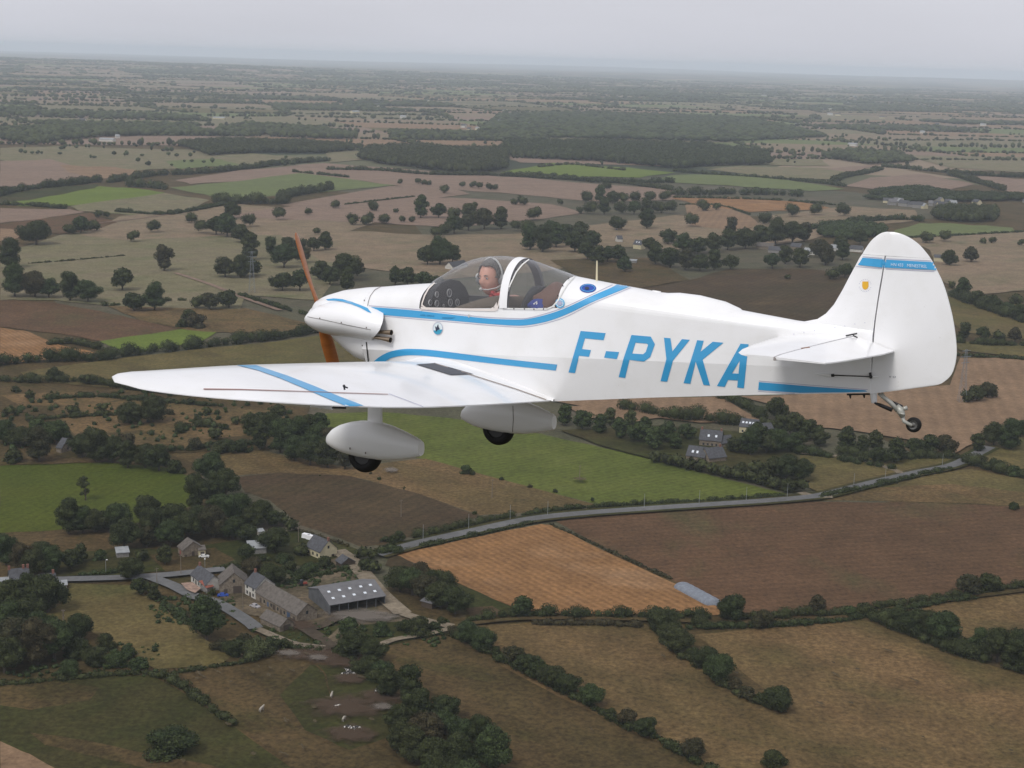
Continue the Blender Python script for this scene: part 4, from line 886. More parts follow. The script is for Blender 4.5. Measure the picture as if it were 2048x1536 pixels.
# ---- fields
_fz = [0.05]
def field(key, P, name='field', wobble=1.2):
    _fz[0] += .012; z = _fz[0]; P2 = wob(P, 4, wobble, len(P) * 7 + int(P[0][0]))
    bm = bmesh.new(); vs = [bm.verts.new(G(p.x, p.y, z)) for p in P2]; bm.faces.new(vs); bmesh.ops.triangulate(bm, faces=bm.faces[:]); bmesh.ops.recalc_face_normals(bm, faces=bm.faces[:])
    if sum(f.normal.z for f in bm.faces) < 0: bmesh.ops.reverse_faces(bm, faces=bm.faces[:])
    me = bpy.data.meshes.new(name); bm.to_mesh(me); bm.free(); o = mobj(name, me, FM[key] if isinstance(key, str) else key); tag(o, kind='structure'); return o
FIELDS = [
 ('G', [(585, 850), (610, 838), (660, 826), (760, 824), (900, 836), (1000, 850), (1100, 872), (1250, 905), (1420, 950), (1575, 988), (1500, 999), (1300, 1011), (1190, 1008), (1000, 958), (850, 918), (760, 905), (690, 885), (620, 868)]),
 ('T', [(340, 908), (430, 900), (520, 899), (590, 915), (700, 935), (850, 917), (1000, 958), (1190, 1009), (1080, 1024), (960, 1030), (830, 985), (700, 952), (560, 945), (460, 952), (400, 930)]),
 ('b', [(470, 955), (560, 945), (700, 952), (830, 985), (960, 1032), (880, 1058), (800, 1078), (770, 1090), (720, 1093), (640, 1062), (600, 1050), (540, 1000), (490, 985)]),
 ('g', [(0, 932), (60, 927), (170, 921), (330, 935), (385, 955), (400, 975), (390, 1010), (280, 1045), (110, 1060), (0, 1066)]),
 ('B', [(1112, 1043), (1300, 1019), (1500, 1006), (1640, 1003), (1850, 1006), (2060, 1014), (2060, 1170), (1900, 1190), (1740, 1212), (1560, 1226), (1448, 1222), (1430, 1200), (1345, 1160), (1230, 1110)]),
 ('O', [(1650, 995), (1760, 966), (1860, 948), (1940, 938), (2060, 962), (2060, 1012), (1850, 1004), (1640, 1001)]),
 ('T', [(1650, 1000), (1760, 975), (1900, 968), (2060, 985), (2060, 1012), (1850, 1004)]),
 ('T', [(940, 1252), (1100, 1244), (1290, 1248), (1400, 1330), (1500, 1400), (1580, 1416), (1700, 1440), (2060, 1520), (2060, 1700), (1500, 1700), (1425, 1530), (1270, 1465), (1120, 1395), (1000, 1330)]),
 ('T', [(1390, 1268), (1560, 1254), (1720, 1237), (1790, 1262), (1900, 1305), (2060, 1355), (2060, 1560), (1750, 1480), (1590, 1425), (1480, 1340)]),
 ('T', [(1760, 1228), (1900, 1200), (2060, 1180), (2060, 1330), (1990, 1310), (1880, 1270), (1800, 1250)]),
 ('t', [(735, 1296), (880, 1270), (960, 1310), (1120, 1395), (1270, 1470), (1430, 1545), (1500, 1700), (1010, 1700), (900, 1500), (830, 1400), (760, 1325)]),
 ('t', [(335, 1350), (450, 1325), (545, 1300), (640, 1308), (740, 1350), (800, 1430), (790, 1540), (900, 1700), (700, 1700), (600, 1545), (480, 1455), (390, 1385)]),
 ('D', [(620, 1330), (720, 1330), (790, 1400), (790, 1470), (700, 1500), (610, 1460), (560, 1390)]),
 ('D', [(0, 1368), (160, 1358), (300, 1348), (350, 1375), (470, 1455), (600, 1548), (640, 1700), (0, 1700)]),
 ('t', [(0, 1372), (100, 1362), (200, 1375), (180, 1400), (60, 1420), (0, 1410)]),
 ('t', [(60, 1465), (170, 1480), (300, 1508), (420, 1530), (470, 1545), (330, 1545), (200, 1515), (90, 1490)]),
 ('s', [(0, 1482), (60, 1508), (125, 1545), (150, 1700), (0, 1700)]),
 ('O', [(140, 1166), (260, 1170), (300, 1195), (340, 1225), (400, 1270), (462, 1312), (440, 1332), (310, 1338), (250, 1300), (180, 1262), (95, 1262), (90, 1230), (130, 1200)]),
 ('t', [(60, 1070), (120, 1064), (220, 1068), (240, 1100), (150, 1105), (60, 1112)]),
 ('D', [(80, 1112), (250, 1095), (330, 1100), (480, 1080), (600, 1058), (640, 1075), (720, 1100), (690, 1120), (560, 1135), (420, 1145), (330, 1142), (240, 1150), (90, 1152)]),
 ('t', [(300, 1110), (370, 1100), (430, 1095), (470, 1120), (400, 1142), (330, 1142)]),
 ('Y', [(425, 1200), (470, 1185), (560, 1165), (610, 1140), (690, 1108), (735, 1140), (810, 1215), (770, 1235), (700, 1240), (620, 1250), (560, 1240), (500, 1230)]),
 ('D', [(490, 1245), (620, 1262), (720, 1240), (830, 1230), (905, 1250), (860, 1272), (740, 1298), (660, 1300), (560, 1285)]),
 ('Y', [(630, 1300), (700, 1235), (800, 1225), (820, 1240), (720, 1250), (660, 1300)]),
 ('S', [(790, 1109), (930, 1078), (1082, 1048), (1110, 1053), (1230, 1112), (1352, 1168), (1438, 1215), (1440, 1230), (1250, 1228), (1060, 1226), (980, 1195), (900, 1160), (840, 1130)]),
 ('D', [(840, 1135), (900, 1160), (1020, 1212), (1030, 1228), (960, 1232), (880, 1190), (800, 1150)]),
 ('b', [(780, 1110), (800, 1112), (870, 1148), (830, 1150), (770, 1130)]), ('b', [(930, 1215), (985, 1212), (1010, 1228), (945, 1238)]),
 # left middle
 ('O', [(40, 744), (200, 722), (380, 700), (560, 682), (700, 662), (780, 700), (760, 760), (400, 790), (180, 772), (60, 762)]),
 ('t', [(0, 765), (180, 775), (420, 792), (620, 815), (600, 850), (540, 900), (330, 905), (200, 925), (0, 930)]),
 ('T', [(100, 815), (280, 800), (420, 815), (560, 822), (580, 845), (520, 870), (380, 880), (280, 860), (150, 870)]), ('T', [(150, 872), (300, 868), (420, 880), (380, 896), (300, 905), (150, 890)]),
 ('T', [(0, 790), (120, 782), (260, 792), (200, 810), (40, 812)]),
 ('B', [(0, 600), (105, 605), (200, 622), (280, 640), (372, 660), (300, 668), (200, 682), (150, 672), (0, 653)]),
 ('S', [(0, 655), (60, 664), (120, 690), (188, 704), (180, 712), (90, 720), (0, 728)]),
 ('L', [(200, 682), (300, 668), (385, 656), (440, 660), (400, 684), (330, 694), (255, 706), (215, 690)]),
 ('T', [(215, 612), (340, 612), (490, 616), (610, 645), (640, 655), (520, 668), (430, 664), (375, 660), (280, 640)]),
 ('O', [(0, 500), (60, 490), (120, 470), (300, 440), (480, 420), (640, 470), (700, 520), (640, 600), (490, 590), (480, 618), (230, 612), (110, 600), (0, 600)]),
 ('T', [(240, 432), (480, 408), (620, 420), (760, 440), (700, 462), (600, 468), (430, 472), (250, 480), (160, 470), (200, 452)]),
 ('T', [(560, 470), (700, 462), (880, 470), (1060, 466), (1200, 478), (1240, 520), (1150, 535), (1060, 545), (880, 560), (760, 540), (640, 520)]),
 ('B', [(0, 448), (60, 440), (180, 425), (235, 445), (200, 456), (120, 468), (60, 462), (0, 456)]), ('P', [(0, 416), (140, 418), (170, 424), (80, 438), (0, 446)]), ('s', [(0, 457), (40, 460), (50, 474), (0, 482)]),
 ('P', [(430, 432), (620, 408), (800, 400), (900, 395), (1100, 408), (1170, 425), (1060, 440), (900, 455), (760, 445), (600, 440)]),
 ('P', [(350, 360), (480, 340), (650, 326), (900, 345), (1100, 360), (1350, 380), (1350, 400), (1180, 402), (1000, 385), (800, 372), (650, 352), (500, 360), (380, 368)]),
 ('P', [(560, 410), (780, 372), (900, 375), (940, 388), (760, 412), (640, 415)]),
 ('L', [(0, 405), (60, 392), (200, 372), (262, 376), (330, 385), (250, 405), (130, 412), (40, 412)]),
 ('O', [(140, 412), (330, 386), (420, 400), (380, 420), (260, 430), (160, 422)]),
 ('G', [(340, 375), (480, 362), (600, 346), (700, 358), (790, 370), (650, 384), (500, 396), (430, 394)]),
 ('D', [(0, 392), (60, 380), (200, 368), (190, 376), (60, 400), (0, 406)]),
 ('O', [(0, 296), (120, 292), (300, 298), (440, 300), (640, 318), (500, 330), (300, 338), (180, 350), (0, 320)]), ('P', [(0, 322), (100, 318), (200, 345), (120, 368), (0, 388)]), ('s', [(120, 330), (230, 334), (300, 345), (200, 358), (140, 345)]),
 ('g', [(330, 322), (440, 318), (480, 330), (360, 338)]),
 # right middle
 ('T', [(1060, 470), (1200, 448), (1350, 430), (1500, 440), (1480, 470), (1350, 500), (1200, 490), (1080, 485)]),
 ('s', [(1370, 410), (1420, 404), (1500, 432), (1520, 448), (1480, 462), (1380, 450)]), ('S', [(1340, 396), (1470, 394), (1600, 404), (1680, 418), (1500, 424), (1400, 410)]),
 ('T', [(1480, 470), (1540, 430), (1700, 412), (1830, 420), (1840, 440), (1700, 455), (1620, 480), (1540, 490)]),
 ('G', [(1790, 460), (1840, 446), (1920, 448), (2025, 455), (2030, 466), (1900, 472), (1780, 472)]),
 ('T', [(1800, 474), (2060, 462), (2060, 580), (1930, 590), (1880, 560), (1860, 500)]),
 ('b', [(1380, 560), (1460, 537), (1620, 538), (1700, 545), (1700, 640), (1300, 640), (1260, 580)]),
 ('O', [(1880, 590), (2060, 612), (2060, 680), (1930, 665), (1900, 640)]), ('O', [(1900, 680), (2060, 690), (2060, 715), (1920, 700)]),
 ('t', [(1100, 520), (1300, 515), (1380, 560), (1250, 580), (1150, 552)]),
 ('s', [(1480, 792), (1700, 786), (1900, 770), (1920, 716), (2060, 716), (2060, 860), (1960, 880), (1905, 908), (1860, 885), (1700, 860), (1620, 852), (1560, 815)]),
 ('s', [(1100, 800), (1250, 795), (1440, 793), (1530, 845), (1400, 845), (1200, 820)]), ('s', [(1130, 812), (1220, 815), (1320, 835), (1250, 845), (1180, 835)]),
 ('O', [(1600, 910), (1700, 915), (1800, 945), (1750, 958), (1640, 985), (1600, 965)]), ('D', [(1120, 860), (1320, 850), (1560, 870), (1600, 920), (1590, 985), (1400, 940), (1200, 890)]),
 ('O', [(1900, 918), (2060, 868), (2060, 950), (1960, 925)]),
 ('O', [(1700, 900), (1850, 912), (1930, 918), (1860, 938), (1800, 945), (1690, 918)]),
 ('P', [(1690, 372), (1740, 355), (1850, 348), (1950, 368), (1900, 380), (1780, 382)]), ('P', [(1940, 352), (2060, 358), (2060, 400), (1980, 370)]),
 ('G', [(1348, 350), (1500, 348), (1690, 378), (1620, 382), (1450, 370), (1300, 362)]), ('O', [(1410, 338), (1480, 332), (1700, 338), (1760, 335), (1680, 358), (1560, 355)]), ('L', [(1000, 345), (1100, 325), (1260, 335), (1350, 345), (1280, 355), (1120, 352)]),
 ('O', [(1530, 318), (1640, 318), (1660, 332), (1540, 330)]), ('P', [(1640, 338), (1760, 328), (1700, 345)]), ('P', [(1010, 315), (1200, 318), (1340, 332), (1180, 328), (1040, 325)]),
 ('O', [(1800, 310), (2060, 314), (2060, 345), (1900, 335)]), ('O', [(650, 300), (790, 290), (930, 300), (800, 312), (660, 325)]),
]
for k_, P in FIELDS:
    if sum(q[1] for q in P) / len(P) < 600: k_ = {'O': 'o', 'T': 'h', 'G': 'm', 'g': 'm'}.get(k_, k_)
    field(k_, P)
# ---- roads, verges, water
asph = fieldmat('worn_asphalt', (.135, .135, .135), (.11, .11, .108), None, mott=.3, speck=.15); trk = fieldmat('dirt_track', (.20, .165, .12), (.16, .13, .09), None, mott=.4, speck=.3); verge = FM['D']
mudm = fieldmat('dark_mud', (.058, .044, .031), (.07, .055, .036), None, mott=.4, speck=.3); palem = fieldmat('pale_litter', (.28, .26, .24), (.16, .14, .12), None, mott=.6, speck=.5, fine=.8)
def stain(px, py, rx, ry, col, name='mud_patch', rz=0.0):
    _fz[0] += .012; c = G(px, py, _fz[0]); b = MB(); b.add([(math.cos(a), math.sin(a), 0) for a in [2 * math.pi * k / 28 for k in range(28)]], [tuple(range(28))])
    key = 'stain_%s' % name
    if key not in bpy.data.materials:
        m = newmat(key, col, .95, spec=.1); nd = m.node_tree; tr_ = nd.nodes.new('ShaderNodeBsdfTransparent'); ms = nd.nodes.new('ShaderNodeMixShader')
        tcn = nd.nodes.new('ShaderNodeTexCoord'); ln_ = nd.nodes.new('ShaderNodeVectorMath'); ln_.operation = 'LENGTH'; nd.links.new(tcn.outputs['Object'], ln_.inputs[0])
        nz_ = noise(m, 2.6, 5, .65); a1 = nd.nodes.new('ShaderNodeMath'); a1.operation = 'MULTIPLY_ADD'; a1.inputs[1].default_value = 1.6; nd.links.new(nz_, a1.inputs[0])
        a2 = nd.nodes.new('ShaderNodeMath'); a2.operation = 'MULTIPLY'; a2.inputs[1].default_value = -1.0; nd.links.new(ln_.outputs['Value'], a2.inputs[0]); nd.links.new(a2.outputs[0], a1.inputs[2])
        nd.links.new(ramp(m, a1.outputs[0], .0, .45, 0, .8), ms.inputs[0]); nd.links.new(tr_.outputs[0], ms.inputs[1]); nd.links.new(nd.nodes['Principled BSDF'].outputs[0], ms.inputs[2])
        nd.links.new(ms.outputs[0], nd.nodes['Material Output'].inputs['Surface'])
    o = b.build(name, bpy.data.materials[key]); o.location = c; o.scale = (rx, ry, 1); o.rotation_euler = (0, 0, rz); return tag(o, kind='structure')
def smooth_line(P, n=6):
    P = [Vector((p[0], p[1])) for p in P]; Q = [P[0]] + P + [P[-1]]; out = []
    for i in range(1, len(Q) - 2):
        for k in range(n):
            t = k / n; a, b, c, d = Q[i - 1], Q[i], Q[i + 1], Q[i + 2]
            out.append(.5 * ((2 * b) + (-a + c) * t + (2 * a - 5 * b + 4 * c - d) * t * t + (-a + 3 * b - 3 * c + d) * t ** 3))
    return out + [P[-1]]
def road(name, P, w, mat, z):
    L_ = [G(p.x, p.y, z) for p in smooth_line(P)]; b = MB(); rows = []
    for i, p in enumerate(L_):
        t = (L_[min(i + 1, len(L_) - 1)] - L_[max(i - 1, 0)]).normalized(); n = Vector((-t.y, t.x, 0)); rows.append([p + n * w / 2, p - n * w / 2])
    b.grid(rows); o = b.build(name, mat, None); return tag(o, kind='structure')
R3 = [(755, 1108), (800, 1095), (850, 1082), (950, 1060), (1050, 1039), (1150, 1027), (1300, 1016), (1500, 1003), (1600, 995), (1650, 988), (1740, 966), (1830, 945), (1900, 931), (1940, 914), (1980, 893)]
R1 = [(-40, 1160), (60, 1159), (150, 1157), (250, 1154), (330, 1149), (400, 1142), (450, 1137)]
R5 = [(300, 1153), (345, 1170), (385, 1190), (430, 1203), (465, 1222), (500, 1245), (512, 1256)]
road('road_verge', R3, 11, verge, 1.02); road('road', R3, 6.2, asph, 1.05); road('road', R1, 5.5, asph, 1.05); road('road', R5, 5.5, asph, 1.08)
road('dirt_track', [(512, 1256), (545, 1270), (590, 1288), (650, 1300)], 3.5, trk, 1.03); road('dirt_track', [(675, 1100), (705, 1122), (730, 1150), (765, 1190), (806, 1226)], 7, trk, 1.06)
road('dirt_track', [(738, 1297), (790, 1278), (850, 1268), (905, 1255)], 3, trk, 1.03); road('dirt_track', [(806, 1226), (850, 1240), (905, 1252)], 4.5, trk, 1.03)
road('dirt_track', [(905, 1252), (950, 1245), (1060, 1236), (1290, 1238), (1440, 1243), (1600, 1240), (1720, 1228), (1850, 1205), (2060, 1178)], 3, FM['t'], 1.0)
road('mud_track', [(570, 1236), (610, 1256), (640, 1275), (665, 1296)], 5, mudm, 1.07); road('mud_track', [(610, 1256), (640, 1252), (672, 1236)], 4, mudm, 1.09)
road('dirt_track', [(1665, 993), (1620, 990), (1602, 984)], 5, trk, 1.03); road('dirt_track', [(1800, 946), (1785, 938), (1700, 915), (1600, 905)], 4, trk, 1.03)
road('dirt_track', [(350, 545), (420, 568), (480, 592), (560, 620)], 5, FM['P'], .95); road('dirt_track', [(130, 452), (250, 440), (340, 428)], 4, FM['P'], .95)
MC = (.072, .048, .032)
stain(630, 1308, 22, 9, MC); stain(690, 1322, 14, 9, MC); stain(690, 1412, 18, 13, MC); stain(700, 1466, 12, 10, MC); stain(760, 1392, 10, 10, MC); stain(697, 1356, 8, 7, MC); stain(590, 1248, 12, 8, MC)
stain(635, 1314, 5, 4, (.15, .13, .11), 'litter_patch'); stain(577, 1305, 6, 4, (.3, .3, .3), 'litter_patch'); stain(782, 939, 5, 7, (.3, .25, .2), 'litter_patch'); stain(765, 1412, 5, 4, (.3, .25, .2), 'litter_patch'); stain(720, 1230, 20, 10, (.3, .25, .2), 'litter_patch')
for k_ in range(46): r1 = random.Random(k_); stain(r1.choice([r1.uniform(350, 760), r1.uniform(950, 2040)]), r1.uniform(1290, 1530), r1.uniform(1.2, 3.2), r1.uniform(.6, 1.5), (.075, .058, .032), 'tuft_patch', r1.uniform(-1.2, -.6))
# cattle paths in the near pasture
road('cattle_path', [(622, 1322), (648, 1345), (655, 1370), (662, 1392)], .6, FM['t'], .9); road('cattle_path', [(672, 1305), (700, 1325), (745, 1352), (785, 1380)], .7, FM['t'], .9)

# ---- foliage
def leafmat(name, a, b, c):
    m = newmat(name, a, .75, spec=.12)
    oi = N(m, 'ShaderNodeObjectInfo'); k = mixcol(m, a, b, ramp(m, noise(m, 1.3, 4, .7, coord='Object'), .35, .65))
    k = mixcol(m, k, c, ramp(m, oi.outputs['Random'], .0, 1.0, 0, .6)); g = N(m, 'ShaderNodeNewGeometry')
    lr = ramp(m, g.outputs['Random Per Island'], 0, 1, .45, 1.75); cc = N(m, 'ShaderNodeCombineColor'); [m.node_tree.links.new(lr, cc.inputs[i]) for i in range(3)]
    setc(m, mixcol(m, k, cc.outputs[0], 1.0, 'MULTIPLY'))
    return m
LF = {'dark': leafmat('oak_leaves', (0.0190, 0.0290, 0.0100), (0.0370, 0.0460, 0.0150), (0.0420, 0.0440, 0.0160)),
      'mid': leafmat('ash_leaves', (0.0325, 0.0477, 0.0159), (0.0433, 0.0578, 0.0202), (0.0260, 0.0390, 0.0145)),
      'pale': leafmat('willow_leaves', (0.0578, 0.0665, 0.0246), (0.0723, 0.0758, 0.0325), (0.0470, 0.0578, 0.0231)),
      'rust': leafmat('hawthorn_leaves', (0.0397, 0.0361, 0.0173), (0.0289, 0.0361, 0.0145), (0.0506, 0.0376, 0.0188))}
bark = newmat('bark', (.07, .055, .042), .95)
_ico = None
def ico(sub):
    bm = bmesh.new(); bmesh.ops.create_icosphere(bm, subdivisions=sub, radius=1.0); V = np.array([v.co[:] for v in bm.verts]); F = np.array([[v.index for v in f.verts] for f in bm.faces]); bm.free(); return V, F
ICO1, ICO2 = ico(1), ico(2)
def foliage(lobes, qs, rng, cover=1.0, core=.86, ic=ICO1, upper=False):
    """lobes: (x,y,z,rxy,rz). Leaf sprays (quads) over every lobe, round a lumpy dark core."""
    Vs = []; Qs = []; Ts = []; nb = 0
    for (x, y, z, r, rz) in lobes:
        V, F = ic; n = rng.rand(len(V), 1) * .22 + .89; C = V * n * np.array([r, r, rz]) * core + np.array([x, y, z]); C[:, 2] = np.maximum(C[:, 2], .02)
        Vs.append(C); Ts.append(F + nb); nb += len(C)
    if qs > 0:
        L_ = np.array(lobes); area = 4 * np.pi * L_[:, 3] * (L_[:, 3] + L_[:, 4]) / 2; cnt = np.maximum(3, (cover * area / (qs * qs)).astype(int)); idx = np.repeat(np.arange(len(L_)), cnt); M = len(idx)
        d = rng.randn(M, 3); 
        if upper: d[:, 2] = np.abs(d[:, 2]) - .15
        d /= np.linalg.norm(d, axis=1)[:, None]; R3_ = np.c_[L_[idx, 3], L_[idx, 3], L_[idx, 4]]
        c = L_[idx, :3] + d * R3_ * (rng.rand(M, 1) * .34 + .80)
        nrm = d + rng.randn(M, 3) * .45; nrm /= np.linalg.norm(nrm, axis=1)[:, None]
        t = np.cross(nrm, rng.randn(M, 3)); t /= np.linalg.norm(t, axis=1)[:, None]; b = np.cross(nrm, t); s = qs * (rng.rand(M, 1) * .6 + .45)
        c[:, 2] = np.maximum(c[:, 2], qs * .4)
        q = np.stack([c - t * s * .6, c - b * s * .45 + nrm * s * .15, c + t * s * .6, c + b * s * .45 - nrm * s * .1], axis=1).reshape(-1, 3)
        Vs.append(q); Qs.append(np.arange(M * 4).reshape(-1, 4) + nb); nb += M * 4
    return np.concatenate(Vs), (np.concatenate(Qs) if Qs else None), np.concatenate(Ts)
def proto(seed, shape, qs):
    """unit tree: crown about 1 wide radius, base at 0"""
    rng = np.random.RandomState(seed); lobes = []
    if shape == 'round': h, cw_, n, th = 1.85, .78, 26, .36
    elif shape == 'tall': h, cw_, n, th = 2.25, .66, 24, .4
    elif shape == 'spread': h, cw_, n, th = 1.55, .84, 26, .36
    elif shape == 'bush': h, cw_, n, th = 1.15, .78, 18, .0
    elif shape == 'sparse': h, cw_, n, th = 2.3, .7, 11, .55
    elif shape == 'poplar': h, cw_, n, th = 4.2, .4, 14, .5
    for i in range(n):
        a = rng.rand() * 6.28; u = rng.rand() ** .6; zf = rng.rand(); prof = math.sin(math.pi * min(1, .12 + .86 * (zf if shape != 'bush' else zf * .8 + .15))) ** .6
        rr = u * cw_ * prof; r = (.22 + .2 * rng.rand()) * (.8 if shape in ('sparse', 'poplar') else 1.0)
        lobes.append((rr * math.cos(a), rr * math.sin(a), th + (h - th - .3) * zf * .92 + .12, r, r * (.78 if shape != 'poplar' else 1.3)))
    if shape not in ('sparse',): lobes.append((0, 0, (h + th) / 2, cw_ * .74, (h - th) * .42))
    V, Q, T_ = foliage(lobes, qs, rng, 2.0 if qs < .2 else 1.5, core=.74)
    me = mesh_np('crown', V, Q, T_)
    b = MB(); b.tube([(0, 0, -.03), (.02, .01, th * .5), (0, .02, (h + th) * .45)], [.085 if shape != 'bush' else .04, .06, .03], n=7)
    for k in range(4):
        a = k * 1.57 + rng.rand(); b.tube([(0, .01, th * .75), (.25 * math.cos(a), .25 * math.sin(a), th + .2), (.45 * math.cos(a), .45 * math.sin(a), th + .5)], [.04, .028, .012], n=5)
    tme = bpy.data.meshes.new('trunk'); tme.from_pydata(b.v, [], b.f)
    return me, tme
PROTO = {}
for shp, cnt in (('round', 5), ('tall', 3), ('spread', 4), ('bush', 4), ('sparse', 3), ('poplar', 2)):
    for lod, qs in ((0, .085), (1, .15), (2, .26)):
        PROTO[shp, lod] = [proto(100 + i * 7 + len(shp) * 31, shp, qs) for i in range(cnt)]
ORD = ['first', 'second', 'third', 'fourth', 'fifth', 'sixth', 'seventh', 'eighth', 'ninth', 'tenth', 'eleventh', 'twelfth', 'thirteenth', 'fourteenth', 'fifteenth', 'sixteenth', 'seventeenth', 'eighteenth', 'nineteenth', 'twentieth', 'twenty-first', 'twenty-second', 'twenty-third', 'twenty-fourth', 'twenty-fifth', 'twenty-sixth', 'twenty-seventh', 'twenty-eighth', 'twenty-ninth', 'thirtieth']
def nth(i, n):
    if n == 1: return ''
    if i == 0: return 'leftmost of the '
    if i == n - 1: return 'rightmost of the '
    return ORD[i] + ' from left of the '
_mc = {}
def withmat(me, key):
    k = (me.name, key)
    if k not in _mc:
        m = me.copy() if me.users else me; m.materials.clear(); m.materials.append(LF[key] if key in LF else bark); _mc[k] = m
    return _mc[k]
trng = random.Random(11)
REQ = []
def cluster(desc, pts, shape='round', tone='dark', single=None, name='tree', cat='tree'):
    for p in pts:
        sh = p[3] if len(p) > 3 and p[3] else (shape if isinstance(shape, str) else trng.choice(shape)); tn = p[4] if len(p) > 4 else trng.choice(['dark'] * 8 + ['mid', 'mid', 'rust']) if tone == 'dark' else tone
        REQ.append(dict(x=p[0], y=p[1], w=p[2], sh=sh, tn=tn, hk=p[5] if len(p) > 5 else 1.0, desc=desc, single=single, name='bush' if (sh == 'bush' and name == 'tree') else name, cat=cat))
TS = 1.17
def plant_all():
    for nm in ('tree', 'bush', 'sapling'):
        L_ = sorted([r for r in REQ if r['name'] == nm], key=lambda r: -r['w']); keep, rest = L_[:295], L_[295:]
        groups = {}
        for r in keep: groups.setdefault(r['desc'], []).append(r)
        for d, rs in groups.items():
            rs.sort(key=lambda r: r['x']); n = len(rs)
            base = (d.replace('bushes', 'trees') if nm == 'tree' else d) if (nm != 'bush' or 'bush' in d) else 'bushes among the ' + d
            for i, r in enumerate(rs):
                lab = (nth(i, n) + base) if n > 1 else (r['single'] or ('single ' + nm + ' of the ' + d if nm == 'tree' else 'bush among the ' + d))
                if len(lab.split()) > 16: print('LONG', lab)
                p = G(r['x'], r['y']); k = ppm(p); R = r['w'] / k / 2 * TS * (1.0 if nm != 'sapling' else .9); lod = 0 if r['w'] > 44 else (1 if r['w'] > 22 else 2)
                cme, tme = trng.choice(PROTO[r['sh'], lod]); root = empty(nm, p, trng.uniform(0, 6.28)); root.scale = (R, R * trng.uniform(.93, 1.07), R * r['hk'] * trng.uniform(.9, 1.06))
                link(bpy.data.objects.new('crown', withmat(cme, r['tn'])), root)
                if nm != 'bush': link(bpy.data.objects.new('trunk', withmat(tme, 'bark')), root)
                tag(root, lab, nm, base if n > 1 else None)
        if rest:
            lb = []
            for r in rest:
                p = G(r['x'], r['y']); R = r['w'] / ppm(p) / 2 * TS
                for q in range(5): a = q * 1.256 + trng.random(); lb.append((p.x + R * .42 * math.cos(a), p.y + R * .42 * math.sin(a), R * trng.uniform(.7, 1.25), R * .62, R * .6))
            V, Q, T_ = foliage(lb, 1.6, np.random.RandomState(2), 1.0); tag(mobj('small_trees', mesh_np('small_trees', V, Q, T_), LF['dark']), 'small distant trees dotted between the larger ones beyond the aircraft', 'trees', None, 'stuff')
